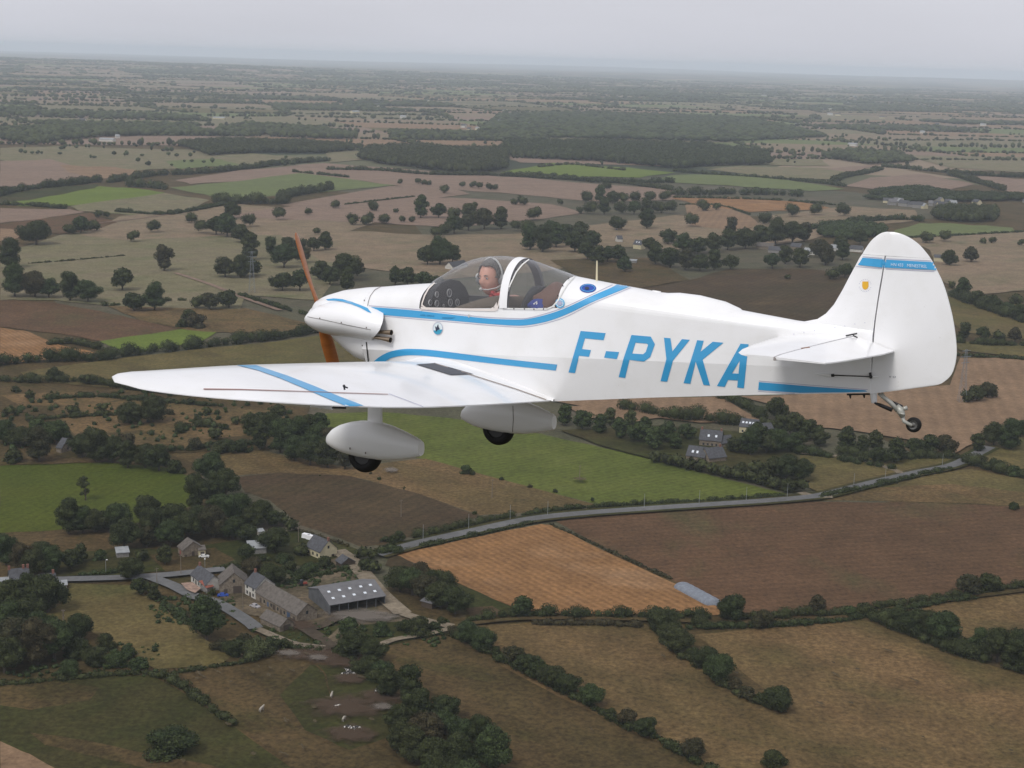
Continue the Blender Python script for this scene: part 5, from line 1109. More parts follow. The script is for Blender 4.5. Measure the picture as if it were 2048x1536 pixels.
CL = [
 ('dark oaks standing free in the olive pasture', [(73, 490, 58, 'spread'), (266, 484, 23), (308, 465, 25), (328, 542, 40), (245, 581, 42)]),
 ('dark trees above the left brown field', [(22, 536, 52), (25, 556, 16), (30, 594, 55, 'tall'), (70, 594, 55, 'spread'), (98, 596, 40), (140, 602, 46), (176, 604, 46)]),
 ('small trees by the track on the upper left', [(198, 437, 16), (213, 437, 14), (140, 469, 24), (162, 467, 34), (188, 463, 24)]),
 ('oaks left of the aircraft nose', [(268, 622, 44, 'spread'), (309, 621, 46), (395, 617, 26), (420, 619, 36), (458, 616, 42), (365, 655, 26, 'bush'), (392, 655, 42, 'bush'), (380, 648, 30)]),
 ('clumped trees above the pasture track', [(383, 447, 22), (403, 467, 26), (432, 470, 40), (464, 437, 36), (455, 474, 44), (484, 485, 38), (498, 454, 26), (559, 440, 24)]),
 ('trees behind the orange propeller', [(450, 555, 42), (482, 556, 46), (505, 552, 34), (500, 520, 44), (542, 511, 32), (569, 536, 50), (603, 526, 32), (628, 503, 30), (575, 503, 30), (600, 500, 26), (650, 500, 32), (565, 582, 44, 'spread'), (600, 582, 40), (640, 560, 36), (617, 430, 14), (634, 470, 14)]),
 ('trees between the propeller and the canopy', [(660, 570, 36), (690, 560, 56), (715, 552, 30), (693, 583, 34), (790, 570, 30), (815, 572, 38), (845, 574, 36), (870, 577, 28), (855, 530, 36), (880, 530, 50), (905, 526, 34)]),
 ('small trees in the row above the canopy', [(659, 378, 16), (671, 417, 18), (747, 422, 20), (792, 426, 10), (705, 450, 23), (734, 450, 25), (768, 448, 22), (805, 445, 13), (824, 445, 12), (872, 474, 22)]),
 ('field-edge trees above the cockpit', [(841, 436, 35), (877, 436, 28), (908, 440, 24), (940, 440, 34), (890, 470, 26), (908, 467, 34), (937, 461, 35), (968, 458, 38), (1002, 458, 36), (1031, 462, 20), (1055, 467, 26), (1067, 441, 27)]),
 ('tiny trees on the pink field', [(889, 387, 18), (800, 368, 10), (836, 368, 12), (848, 370, 12), (858, 371, 10), (925, 375, 12), (946, 376, 14), (959, 378, 14), (978, 381, 14), (990, 381, 13), (936, 416, 11), (949, 416, 12), (1028, 410, 14), (1045, 411, 20), (1120, 410, 12), (1214, 381, 17)]),
 ('round oaks above the tail boom', [(1233, 461, 31), (1294, 458, 35), (1384, 454, 27), (1406, 422, 24), (1433, 421, 15), (1336, 489, 32), (1529, 449, 25), (1584, 434, 26), (1632, 431, 24), (1685, 433, 26)]),
 ('trees in the belt above the round oaks', [(1174, 405, 22), (1200, 405, 28), (1225, 407, 28), (1246, 406, 20), (1159, 427, 13), (1180, 428, 26), (1208, 429, 28), (1240, 428, 26), (1268, 429, 28), (1292, 428, 28), (1316, 426, 26), (1340, 427, 26), (1270, 405, 22), (1300, 403, 22), (1330, 402, 22)]),
 ('trees in the strip above the letters', [(1060, 500, 44), (1085, 505, 46), (1112, 495, 40), (1100, 478, 36), (1130, 486, 40), (1150, 505, 44), (1160, 480, 34), (1175, 520, 36), (1195, 530, 36), (1185, 498, 38), (1215, 525, 34), (1250, 545, 32), (1238, 525, 34)]),
 ('trees left of the grey-roofed hamlet', [(1310, 530, 38), (1340, 535, 40), (1370, 540, 38), (1400, 542, 40), (1428, 540, 34), (1300, 505, 30), (1365, 505, 36), (1395, 508, 38), (1425, 505, 38), (1455, 500, 40), (1460, 540, 32), (1490, 498, 44), (1520, 492, 44), (1550, 490, 46), (1585, 488, 46), (1608, 484, 34), (1462, 470, 30)]),
 ('hamlet trees left of the fin', [(1544, 537, 34), (1570, 528, 32), (1600, 535, 36), (1575, 560, 11), (1650, 530, 42), (1665, 560, 26), (1690, 556, 32), (1640, 515, 36), (1680, 500, 28), (1685, 520, 34), (1720, 490, 30)]),
 ('trees right of the fin top', [(1890, 484, 22), (1854, 487, 24), (1899, 532, 32), (1942, 525, 32), (1903, 576, 14), (2042, 492, 14), (1966, 488, 12), (1985, 487, 14)]),
 ('bushes right of the rudder', [(1925, 600, 34), (1955, 612, 32), (1985, 622, 34), (2012, 632, 32), (2038, 642, 34), (2030, 615, 26), (1928, 680, 30), (1965, 682, 28), (1998, 685, 24, 'tall'), (2030, 684, 30)]),
 ('trees beside the lattice mast on the orange field', [(1935, 806, 26), (1952, 803, 34), (1975, 797, 38)]),
 ('trees in the hedge above the right hamlet', [(1555, 838, 42), (1560, 868, 40), (1590, 872, 44), (1620, 880, 40), (1640, 892, 36), (1600, 895, 34), (1530, 860, 26)]),
 ('round trees below the tail wheel', [(1691, 905, 44), (1724, 909, 34), (1749, 902, 38), (1791, 928, 44, 'tall'), (1826, 912, 34), (1855, 909, 42), (1890, 909, 44), (1757, 928, 34), (1725, 925, 30, 'bush')]),
 ('trees at the road bend', [(1954, 905, 34), (1987, 893, 46), (2019, 900, 56), (2041, 876, 40), (1960, 930, 30, 'bush'), (1990, 940, 34, 'bush'), (2025, 950, 34, 'bush')]),
 ('trees hiding the right hamlet houses', [(1470, 906, 40), (1500, 912, 48), (1532, 908, 42), (1560, 905, 46), (1545, 890, 34), (1515, 890, 36), (1585, 905, 34), (1333, 886, 40, 'tall', 'mid'), (1373, 880, 34), (1307, 900, 44), (1350, 900, 30, None, 'mid'), (1276, 885, 40), (1240, 878, 36, 'tall', 'mid'), (1200, 868, 36, 'tall', 'mid'), (1165, 860, 40), (1130, 850, 36), (1260, 862, 34, 'tall', 'pale'), (1220, 850, 30, 'tall', 'pale'), (1290, 872, 34, 'tall', 'mid')]),
 ('young trees above the big green field', [(1310, 925, 26, 'tall'), (1335, 930, 24), (1355, 935, 26, 'tall'), (1378, 940, 24), (1400, 944, 26), (1425, 950, 24), (1450, 956, 26, 'tall'), (1475, 960, 26), (1500, 966, 24), (1525, 972, 28), (1550, 978, 26, 'tall'), (1575, 985, 30), (1600, 984, 28), (1548, 955, 42), (1572, 962, 50), (1603, 964, 48), (1482, 955, 30), (1510, 950, 28)]),
 ('thicket trees beside the near wheel', [(505, 865, 44), (540, 870, 50), (520, 900, 44), (560, 905, 50), (590, 920, 50), (620, 930, 52), (655, 935, 54), (690, 938, 46), (600, 890, 50), (635, 900, 54), (665, 905, 50), (575, 880, 46), (640, 865, 40), (555, 845, 36), (615, 858, 34), (520, 840, 26, 'bush')]),
 ('scrubby trees under the wingtip', [(261, 848, 52), (306, 845, 56), (109, 763, 30), (67, 762, 16), (170, 770, 22, 'sparse', 'mid'), (60, 800, 18, 'sparse', 'mid'), (30, 785, 22, 'bush'), (145, 832, 24, 'sparse', 'mid'), (205, 825, 20, 'sparse', 'mid'), (130, 880, 22, 'sparse', 'mid'), (20, 835, 22, 'sparse', 'pale'), (360, 868, 26, 'bush'), (395, 845, 22, 'bush'), (430, 880, 26), (470, 850, 18), (415, 830, 18, 'sparse'), (200, 880, 30, 'bush', 'mid'), (450, 860, 20, 'bush'), (75, 850, 22, 'bush'), (340, 830, 20, 'bush'), (390, 900, 34, 'bush'), (440, 905, 40, 'bush'), (480, 905, 40, 'bush')]),
 ('dark trees above the left crop', [(10, 888, 46), (42, 894, 50), (75, 880, 44), (113, 890, 54), (79, 924, 62, 'tall'), (165, 915, 50), (191, 924, 60), (225, 925, 48), (256, 936, 44), (290, 935, 46), (318, 942, 50), (350, 945, 38, 'bush'), (30, 925, 44, 'bush'), (250, 905, 44)]),
 ('big trees right of the left crop', [(420, 962, 56), (451, 996, 60), (393, 1020, 56), (425, 1005, 44)]),
 ('belt trees below the left crop', [(137, 1068, 60), (165, 1066, 48), (191, 1063, 52), (232, 1062, 54), (210, 1055, 44), (249, 1098, 62), (297, 1044, 52), (300, 1085, 56), (342, 1061, 62), (294, 1095, 38, 'tall', 'rust'), (340, 1092, 52), (375, 1080, 58), (400, 1060, 54), (427, 1075, 62), (455, 1060, 60), (478, 1040, 56), (440, 1030, 50, None, 'mid'), (465, 1078, 52), (523, 1047, 46), (564, 1050, 26, 'tall'), (547, 1052, 34), (495, 1085, 42), (500, 1060, 46)]),
 ('trees around the cream house', [(550, 1106, 54), (603, 1112, 26, 'tall'), (584, 1064, 26), (330, 1129, 34), (284, 1122, 26), (492, 1122, 34), (506, 1157, 50), (543, 1169, 50), (465, 1149, 24), (580, 1142, 30, 'bush'), (620, 1145, 36, 'bush'), (650, 1135, 34, 'bush'), (565, 1125, 30, 'bush'), (600, 1160, 36, 'bush')]),
 ('roadside trees at the left edge', [(12, 1130, 52), (45, 1145, 50), (70, 1150, 54), (106, 1149, 50), (143, 1139, 42), (85, 1130, 46), (263, 1159, 50, 'spread'), (160, 1125, 34), (200, 1120, 30, 'bush')]),
 ('trees in the lower left corner', [(96, 1225, 80), (60, 1210, 56), (20, 1228, 74), (44, 1262, 80), (80, 1290, 70), (15, 1280, 70), (34, 1314, 84), (75, 1330, 74), (109, 1318, 76), (10, 1345, 70), (160, 1280, 58), (154, 1312, 60, 'bush'), (208, 1297, 46, 'bush'), (190, 1330, 56, 'bush'), (256, 1314, 36, 'bush'), (140, 1350, 50, 'bush'), (230, 1335, 50, 'bush', 'mid'), (275, 1340, 40, 'bush', 'mid')]),
 ('trees around the lane junction', [(280, 1190, 34), (307, 1200, 30), (425, 1190, 18, 'bush'), (413, 1279, 74), (513, 1314, 66, 'bush', 'pale'), (468, 1310, 50, 'bush', 'dark'), (440, 1300, 36, 'bush', 'rust'), (545, 1300, 40, 'bush'), (490, 1290, 36, 'bush', 'rust'), (570, 1295, 30, 'bush')]),
 ('dark trees between barn and stubble', [(800, 1183, 54), (825, 1190, 60), (850, 1200, 60), (880, 1214, 58), (910, 1228, 58), (838, 1175, 50), (865, 1190, 50), (895, 1205, 50), (732, 1143, 30), (748, 1146, 26), (725, 1120, 26), (742, 1118, 24)]),
 ('trees below the open barn', [(836, 1268, 54, 'bush'), (815, 1265, 40, 'bush'), (884, 1250, 24, 'bush'), (696, 1273, 40), (709, 1314, 62), (690, 1308, 44, 'bush'), (735, 1345, 56, 'bush'), (765, 1355, 60, 'bush'), (745, 1325, 50), (780, 1395, 56), (819, 1407, 62, 'tall'), (760, 1270, 40, 'bush', 'mid'), (870, 1262, 30, 'bush')]),
 ('trees massed at the bottom centre', [(836, 1441, 62), (795, 1465, 56), (890, 1441, 62), (846, 1496, 80), (825, 1524, 66), (928, 1492, 62, None, 'mid'), (960, 1500, 56), (985, 1545, 82, 'tall'), (918, 1540, 74), (865, 1540, 70), (800, 1500, 56), (890, 1470, 56), (870, 1575, 76), (940, 1590, 80)]),
 ('round bushes in the bottom diagonal hedge', [(905, 1270, 26, 'bush'), (937, 1284, 46), (967, 1301, 50), (992, 1308, 24, 'bush'), (1024, 1328, 44), (1054, 1345, 46), (1078, 1358, 42), (1100, 1374, 50), (1132, 1386, 50), (1181, 1412, 54), (1253, 1453, 40), (1292, 1472, 46), (1386, 1519, 48), (1545, 1540, 50), (1340, 1496, 24, 'bush'), (1220, 1432, 24, 'bush')], 'spread'),
 ('hedge trees below the silage mound', [(1320, 1262, 56), (1340, 1285, 50), (1357, 1304, 58), (1385, 1318, 36, 'bush'), (1412, 1336, 50), (1441, 1364, 60), (1468, 1380, 38, 'bush', 'rust'), (1495, 1398, 40, 'bush', 'rust'), (1525, 1408, 36, 'bush'), (1559, 1420, 58)], 'spread'),
 ('single trees along the sunken lane', [(1046, 1234, 44), (1463, 1242, 60), (1632, 1227, 36), (1727, 1231, 44, 'bush'), (1700, 1234, 34, 'bush'), (1936, 1190, 44), (1974, 1184, 42), (1526, 1254, 54, 'bush', 'rust'), (1400, 1252, 38, 'bush')]),
 ('hedge trees at the lower right', [(1800, 1258, 50), (1826, 1268, 60), (1852, 1275, 46), (1886, 1290, 70, None, 'mid'), (1925, 1305, 48, 'bush'), (1960, 1315, 50), (1994, 1324, 66), (2030, 1338, 66), (2055, 1346, 60)]),
]
for i, c in enumerate(CL):
    shp = c[2] if len(c) > 2 else ('round', 'round', 'spread', 'tall')
    cluster(c[0], c[1], shp, 'dark')
cluster('small dark bush alone at the right edge of the brown field', [(2027, 1018, 24, 'bush')], single='small dark bush alone at the right edge of the brown field', name='bush', cat='bush')
cluster('slender tree alone in the left green field', [(171, 1001, 38, 'sparse', 'dark', 1.1)], single='slender open tree standing alone in the left green field')
cluster('low wide thicket in the bottom left pasture', [(345, 1502, 104, 'bush', 'dark', .6)], single='low wide thicket in the bottom left pasture', name='bush', cat='bush')
cluster('young saplings between the pale fields', [(640, 952, 5, 'bush'), (742, 948, 8, 'bush'), (758, 960, 10, 'bush'), (808, 982, 10, 'sparse'), (950, 1028, 12, 'bush'), (932, 948, 30, 'bush'), (945, 950, 14, 'bush'), (1003, 960, 12, 'bush'), (1060, 975, 12, 'bush'), (1110, 985, 12, 'bush'), (1185, 1003, 9), (785, 1085, 26, 'bush'), (770, 1083, 20, 'bush'), (797, 1086, 28)], name='sapling', cat='sapling')

plant_all()
# ---- hedgerows
hrng = np.random.RandomState(5)
def hedge(label, P, h=3.0, w=2.6, tone='dark', gap=0.0, name='hedgerow'):
    L_ = [G(p.x, p.y) for p in smooth_line(P, 4)]; lobes = []; k = ppm(L_[len(L_) // 2]); acc = 0; step = w * .55
    for a, b in zip(L_, L_[1:]):
        d = (b - a).length; n = max(1, int(d / step))
        for i in range(n):
            if hrng.rand() < gap: continue
            p = a.lerp(b, i / n); s = .65 + .7 * hrng.rand() ** 1.5; r = w * .62 * s; hh = h * s * .5
            lobes.append((p.x + hrng.randn() * w * .15, p.y + hrng.randn() * w * .15, hh * .9, r, hh))
    if not lobes: return
    px = 1 / k; qs = max(.55, 2.4 * px) if k > .9 else 0
    V, Q, T_ = foliage(lobes, qs, hrng, 1.5, core=.78); me = mesh_np('hedge', V, Q, T_); c = L_[len(L_) // 2]
    o = mobj(name, me, LF[tone]); tag(o, label, 'hedge', 'hedgerows between the fields'); return o
HD = [
 ('tall dark hedge running below the lime green strip', [(-20, 732), (60, 726), (130, 722), (200, 722), (260, 712), (330, 703), (400, 696), (470, 688), (540, 681), (640, 664), (700, 655)], 7.5, 7),
 ('broken hedge at the top of the rough ground', [(-20, 762), (60, 765), (130, 765), (200, 770), (300, 785), (420, 795)], 5, 5),
 ('hedge between the rough ground and the left green field', [(330, 905), (400, 898), (470, 893), (530, 890)], 5, 5),
 ('scrub line through the rough ground under the wing', [(60, 842), (150, 835), (220, 832), (300, 838)], 3, 4), ('upper scrub line through the rough ground', [(100, 800), (200, 795), (330, 806), (450, 815)], 3, 4), ('short dark scrub line in the rough pasture', [(365, 858), (405, 855), (450, 856)], 4, 5),
 ('hedge along the pasture below the village track', [(230, 424), (325, 430), (376, 424), (440, 412), (490, 402)], 5, 6),
 ('thick hedge above the bright green field on the left', [(-20, 398), (44, 382), (113, 374), (200, 364)], 10, 9),
 ('long hedge from the left edge up to the pink field', [(219, 366), (307, 352), (360, 350), (410, 347), (492, 339), (560, 330), (660, 322)], 10, 9), ('short dark hedge above the bright green field', [(260, 374), (300, 376), (335, 380)], 12, 10),
 ('dark tree belt left of the pink stubble', [(430, 405), (470, 408), (520, 408), (560, 408), (574, 404)], 13, 12), ('tree belt running up to the pink stubble', [(560, 398), (600, 390), (640, 384), (664, 380)], 11, 10),
 ('hedge under the bright green field at the left edge', [(0, 410), (60, 412), (130, 418)], 5, 6), ('hedge below the wood, between pink and green fields', [(660, 340), (760, 342), (860, 350), (1000, 352), (1101, 358), (1231, 366), (1347, 382)], 7, 8),
 ('hedge between the upper green field and pink stubble', [(1010, 352), (1100, 355), (1190, 365), (1280, 366), (1350, 365)], 8, 9),
 ('bushes across the small upper green field', [(1080, 335), (1140, 330), (1200, 336), (1250, 342)], 6, 7, 'dark', .3),
 ('long hedge above the green strip on the upper right', [(1348, 343), (1430, 350), (1509, 355), (1632, 366), (1690, 374)], 6, 7), ('curved hedge right of the green strip', [(1660, 368), (1690, 355), (1730, 348), (1762, 340)], 9, 9),
 ('tree belt below the green strip', [(1348, 390), (1400, 390), (1474, 388)], 12, 12), ('second tree belt below the green strip', [(1488, 390), (1550, 390), (1611, 394)], 13, 14),
 ('hedge falling to the right edge from the upper farm', [(1898, 350), (1940, 362), (2008, 382)], 9, 9), ('hedge at the right edge below the upper pasture', [(1765, 334), (1861, 343), (1960, 352), (2060, 356)], 9, 9),
 ('hedge under the fin top towards the right edge', [(1780, 478), (1880, 474), (2060, 464)], 3, 4, 'dark', .2), ('dense hedge running from the rudder to the right edge', [(1900, 592), (1950, 612), (2000, 630), (2060, 650)], 9, 9),
 ('hedge behind the rudder above the orange field', [(1905, 686), (1960, 690), (2060, 694)], 5, 6), ('low hedge bordering the orange field', [(1915, 712), (1980, 716), (2060, 722)], 3, 4),
 ('hedge on the far side of the right hamlet', [(1250, 820), (1330, 835), (1420, 845), (1500, 850)], 8, 8), ('hedge slanting down to the right hamlet', [(1440, 798), (1490, 815), (1530, 842)], 6, 7),
 ('hedge above the paddock by the road', [(1590, 905), (1660, 918), (1720, 930), (1790, 942)], 5, 6), ('hedge below the right round trees', [(1690, 912), (1780, 920), (1860, 918), (1920, 918)], 5, 6),
 ('hedge lining the road on its lower side', [(1640, 996), (1700, 985), (1760, 972), (1830, 955), (1900, 940)], 2.5, 3), ('hedge at the right edge below the road bend', [(1930, 925), (1980, 940), (2060, 958)], 6, 7),
 ('hedge lining the road beside the brown field', [(830, 1076), (880, 1067), (950, 1050), (1030, 1034)], 3.5, 3.5), ('hedge lining the road beside the green field', [(1048, 1032), (1100, 1024), (1190, 1015), (1300, 1010), (1450, 1002), (1570, 994)], 2.2, 2.5),
 ('low bank hedge on the stubble side of the road', [(790, 1105), (880, 1088), (980, 1066), (1075, 1044)], 1.8, 2.5), ('thin hedge between stubble and the brown field', [(1100, 1050), (1180, 1085), (1260, 1122), (1345, 1160)], 1.0, 1.6, 'rust', .2),
 ('hedge along the bottom of the stubble field', [(942, 1244), (1024, 1233), (1068, 1233), (1150, 1234), (1240, 1235), (1330, 1236), (1440, 1236)], 4, 4.5), ('lower hedge along the sunken lane', [(1068, 1248), (1140, 1250), (1218, 1250), (1290, 1254)], 2.2, 3, 'rust'),
 ('hedge along the lane below the brown field', [(1450, 1238), (1552, 1236), (1621, 1228), (1665, 1232), (1753, 1218), (1830, 1205), (1899, 1196), (1994, 1181), (2060, 1170)], 3, 3.5), ('outer hedge on the near side of the lane', [(1380, 1258), (1470, 1256), (1600, 1250), (1700, 1240), (1800, 1222), (1900, 1204), (1960, 1198)], 2.2, 3),
 ('diagonal hedge at the lower right', [(1745, 1240), (1790, 1258), (1870, 1292), (1950, 1318), (2060, 1352)], 5, 5.5), ('diagonal hedge linking the round bushes at the bottom', [(905, 1270), (960, 1300), (1024, 1330), (1100, 1372), (1181, 1414), (1253, 1455), (1320, 1485), (1386, 1522), (1440, 1550)], 2.6, 3.2),
 ('diagonal hedge below the silage mound', [(1300, 1250), (1357, 1306), (1410, 1342), (1470, 1385), (1530, 1412), (1565, 1422)], 2.8, 3.4), ('thin dark hedge between the two bottom left pastures', [(300, 1350), (340, 1362), (390, 1395), (430, 1425), (470, 1452)], 2.2, 3), ('dark bank hedge at the left edge of the bottom pasture', [(0, 1372), (80, 1364), (180, 1355), (300, 1346)], 1.6, 2.5),
 ('hedge between left pasture and the cattle field', [(350, 1348), (420, 1336), (480, 1328), (530, 1312)], 1.4, 2), ('clipped hedge in front of the garden by the road', [(160, 1152), (200, 1150), (238, 1146)], 1.8, 1.8, 'mid'), ('clipped hedge across the cream house garden', [(530, 1180), (590, 1163), (640, 1152), (700, 1138)], 1.8, 2), ('clipped hedge behind the lane cottage', [(430, 1138), (480, 1136), (530, 1120)], 2, 2), ('clipped hedge below the cream house', [(520, 1118), (560, 1125), (590, 1118)], 3, 3),
 ('hedge down the right side of the left pasture', [(300, 1178), (330, 1208), (360, 1240), (372, 1250)], 1.6, 2), ('hedge beside the farm lane gardens', [(340, 1215), (380, 1248)], 2.2, 2.5, 'mid'), ('hedge beside the farm track below the lane', [(560, 1292), (600, 1300), (648, 1306)], 2, 2), ('hedge at the edge of the cattle field', [(670, 1305), (720, 1332), (760, 1370)], 3.5, 4),
 ('hedge at the end of the stubble by the big trees', [(760, 1110), (780, 1105), (800, 1108)], 3, 4), ('dark hedge left of the brown field corner', [(590, 1060), (640, 1075), (700, 1095)], 1.2, 1.5, 'rust', .2),
 ('rusty line of scrub crossing the olive pasture', [(60, 528), (140, 522), (250, 512)], 1.6, 3, 'rust', .2), ('line of bushes beside the pasture track', [(480, 592), (530, 608), (580, 622), (620, 632)], 3.5, 4, 'dark', .3), ('low bushes above the oaks in the dry pasture', [(210, 612), (300, 610), (340, 602), (380, 602)], 3, 4, 'dark', .3),
 ('hedge between the left brown and orange fields', [(100, 690), (150, 688), (200, 700)], 4, 5), ('thin line across the pink fields', [(690, 410), (760, 402), (830, 394)], 2.5, 3), ('hedge on top of the pink fields', [(590, 345), (640, 350), (700, 356)], 5, 5, 'dark', .2),
 ('hedge left of the upper orange field', [(1360, 410), (1440, 412), (1500, 430)], 2.5, 3), ('hedge above the upper orange field', [(1348, 396), (1450, 398), (1560, 402), (1690, 412)], 4, 5, 'dark', .2), ('hedge below the green field beside the fin', [(1620, 460), (1700, 448), (1790, 440), (1850, 444)], 8, 8),
]
for h in HD: hedge(*h)

# ---- woods and the far country
def inpoly(x, y, P):
    c = False; n = len(P)
    for i in range(n):
        a, b = P[i], P[(i + 1) % n]
        if (a[1] > y) != (b[1] > y) and x < (b[0] - a[0]) * (y - a[1]) / (b[1] - a[1]) + a[0]: c = not c
    return c
def wood(label, Ppx, h=14, sp=8.0, tone='dark', name='woodland'):
    P = [G(*p) for p in Ppx]; P = [(p.x, p.y) for p in P]; xs_ = [p[0] for p in P]; ys_ = [p[1] for p in P]; lobes = []
    y = min(ys_)
    k = ppm((sum(xs_) / len(xs_), sum(ys_) / len(ys_), 0))
    while y < max(ys_):
        x = min(xs_)
        while x < max(xs_):
            qx, qy = x + hrng.randn() * sp * .3, y + hrng.randn() * sp * .3
            if inpoly(qx, qy, P): hh = h * (.75 + .45 * hrng.rand()); lobes.append((qx, qy, hh * .55, sp * (.6 + .25 * hrng.rand()), hh * .47))
            x += sp
        y += sp
    V, Q, T_ = foliage(lobes, max(1.0, 2.2 / k) if k > .9 else 0, hrng, .8, ic=ICO1, upper=True, core=.9)
    o = mobj(name, mesh_np(name, V, Q, T_), LF[tone]); tag(o, label, 'woodland', None, 'stuff'); return o
wood('large dark wood above the pink stubble', [(715, 320), (740, 305), (800, 300), (900, 306), (1010, 308), (1012, 340), (930, 348), (860, 340), (770, 330)], 17, 12)
wood('long dark wood stretching right from the large wood', [(1000, 312), (1010, 292), (1200, 290), (1400, 296), (1530, 312), (1540, 330), (1440, 332), (1350, 338), (1200, 324), (1050, 318)], 16, 14)
wood('hazy wood in the middle distance', [(960, 265), (1000, 232), (1200, 228), (1500, 240), (1600, 262), (1650, 275), (1450, 285), (1250, 280), (1060, 275)], 15, 22)
wood('hazy wood on the upper left', [(440, 262), (500, 252), (640, 262), (720, 275), (690, 280), (560, 275)], 16, 16)
wood('dark wood at the far left', [(0, 280), (0, 262), (140, 258), (250, 262), (360, 270), (200, 275), (60, 290)], 15, 14)
wood('dark wood left of the large wood', [(360, 292), (460, 286), (620, 290), (730, 300), (640, 308), (520, 306), (420, 312)], 14, 13)
wood('wood right of the green strip', [(1640, 315), (1700, 305), (1800, 312), (1830, 325), (1740, 330)], 14, 13)
wood('young grey-green plantation left of the fin', [(1636, 474), (1650, 458), (1720, 452), (1770, 462), (1768, 474), (1700, 480)], 9, 7, 'mid')
wood('dark wood in front of the upper right village', [(1866, 440), (1880, 424), (1990, 428), (1992, 444), (1920, 446)], 14, 9)
wood('wood in front of the village on the upper right', [(1740, 398), (1760, 382), (1850, 378), (1900, 390), (2050, 395), (2050, 402), (1900, 404), (1800, 405)], 9, 16)
frng = random.Random(3)
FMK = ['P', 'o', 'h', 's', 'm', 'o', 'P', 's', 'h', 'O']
far_hedge = []; far_tree = []; fbs = {k: MB() for k in sorted(set(FMK)) + ['t']}
cell = 300.0; ca, sa = math.cos(.32), math.sin(.32)
def gp2(i, j):
    r1 = random.Random(i * 7919 + j * 104729); u = i * cell * 1.5 + r1.uniform(-.3, .3) * cell; v = j * cell + r1.uniform(-.3, .3) * cell
    return (u * ca - v * sa, u * sa + v * ca)
def pix(x, y, z=0):
    v = np.array([x, y, z]) - CAMLOC; d = v @ _f
    return (W0 / 2 + F0 * (v @ _r) / d, H0 / 2 - F0 * (v @ _u) / d) if d > 1 else (-9999, 0)
for i in range(-30, 66):
    for j in range(-30, 100):
        c = [gp2(i, j), gp2(i + 1, j), gp2(i + 1, j + 1), gp2(i, j + 1)]; cx = sum(p[0] for p in c) / 4; cy = sum(p[1] for p in c) / 4
        if cy < 3200 or math.hypot(cx, cy) > 18500: continue
        u, v = pix(cx, cy)
        if u < -150 or u > 2200 or v > 318: continue
        if frng.random() < .20 + .1 * math.sin(cx / 900) * math.cos(cy / 1500):   # a wood or a scrubby cell
            far_tree.append(c)
        else:
            b = fbs[frng.choice(FMK)]; b.add([(p[0], p[1], .6 + relief(*p) + 2.0 * (cy > 7000)) for p in c], [(0, 1, 2, 3)])
        d = math.hypot(cx, cy)
        for a_, b_ in ((c[0], c[1]), (c[0], c[3])):
            if frng.random() < .60: far_hedge.append((a_, b_, d))
# the same patchwork goes on to both sides of the traced fields
side_hedge = []
for i in range(-14, 16):
    for j in range(-14, 18):
        c = [gp2(i, j), gp2(i + 1, j), gp2(i + 1, j + 1), gp2(i, j + 1)]; cx = sum(p[0] for p in c) / 4; cy = sum(p[1] for p in c) / 4
        if cy < 60 or cy >= 3200: continue
        us = [pix(*p)[0] if p[1] > 60 else (-9000 if p[0] < 0 else 9000) for p in c]
        if not (min(us) < -10 or max(us) > 2060) or abs(cx) > 2600: continue
        fbs[frng.choice(FMK) if (max(us) < -10 or min(us) > 2060) else 't'].add([(p[0], p[1], .02) for p in c], [(0, 1, 2, 3)])
        for a_, b_ in ((c[0], c[1]), (c[0], c[3])): side_hedge.append((a_, b_))
out_ = lambda x, y: y < 60 or not (-60 < pix(x, y)[0] < 2110)
lb = []
for a_, b_ in side_hedge:
    n = int(math.dist(a_, b_) / 6)
    for i in range(n):
        t = i / n
        if frng.random() < .15 or not out_(a_[0] + (b_[0] - a_[0]) * t, a_[1] + (b_[1] - a_[1]) * t): continue
        h = 3 + 8 * frng.random() ** 3; lb.append((a_[0] + (b_[0] - a_[0]) * t + frng.gauss(0, 1), a_[1] + (b_[1] - a_[1]) * t + frng.gauss(0, 1), h * .5, 3 + h * .28, h * .52))
V, Q, T_ = foliage(lb, 1.5, hrng, .8); tag(mobj('hedgerows', mesh_np('hedgerows', V, Q, T_), LF['dark']), 'hedges of the country on either side of the picture', 'hedges', None, 'stuff')
for k_, b in fbs.items():
    if b.v: o = b.build('field', FM[k_], None); tag(o, kind='structure')
lb = []
for a_, b_, d in far_hedge:
    L_ = math.dist(a_, b_); sp = 11 if d < 5000 else (18 if d < 8000 else (30 if d < 12000 else 50)); n = int(L_ / sp); big = frng.random()
    for i in range(n):
        if frng.random() < .10: continue
        t = i / n; x, y = a_[0] + (b_[0] - a_[0]) * t, a_[1] + (b_[1] - a_[1]) * t; h = (6 + 10 * frng.random() ** 2) * (.7 + .6 * big); r = sp * .62 * (.7 + .6 * frng.random())
        lb.append((x + frng.gauss(0, 3), y + frng.gauss(0, 3), h * .5 + relief(x, y), r, h * .55))
V, Q, T_ = foliage(lb, 0, hrng); tag(mobj('hedgerows', mesh_np('hedgerows', V, Q, T_), LF['dark']), 'hazy network of hedges fading towards the horizon', 'hedges', None, 'stuff')
print('far hedge lobes', len(lb))
lb = []
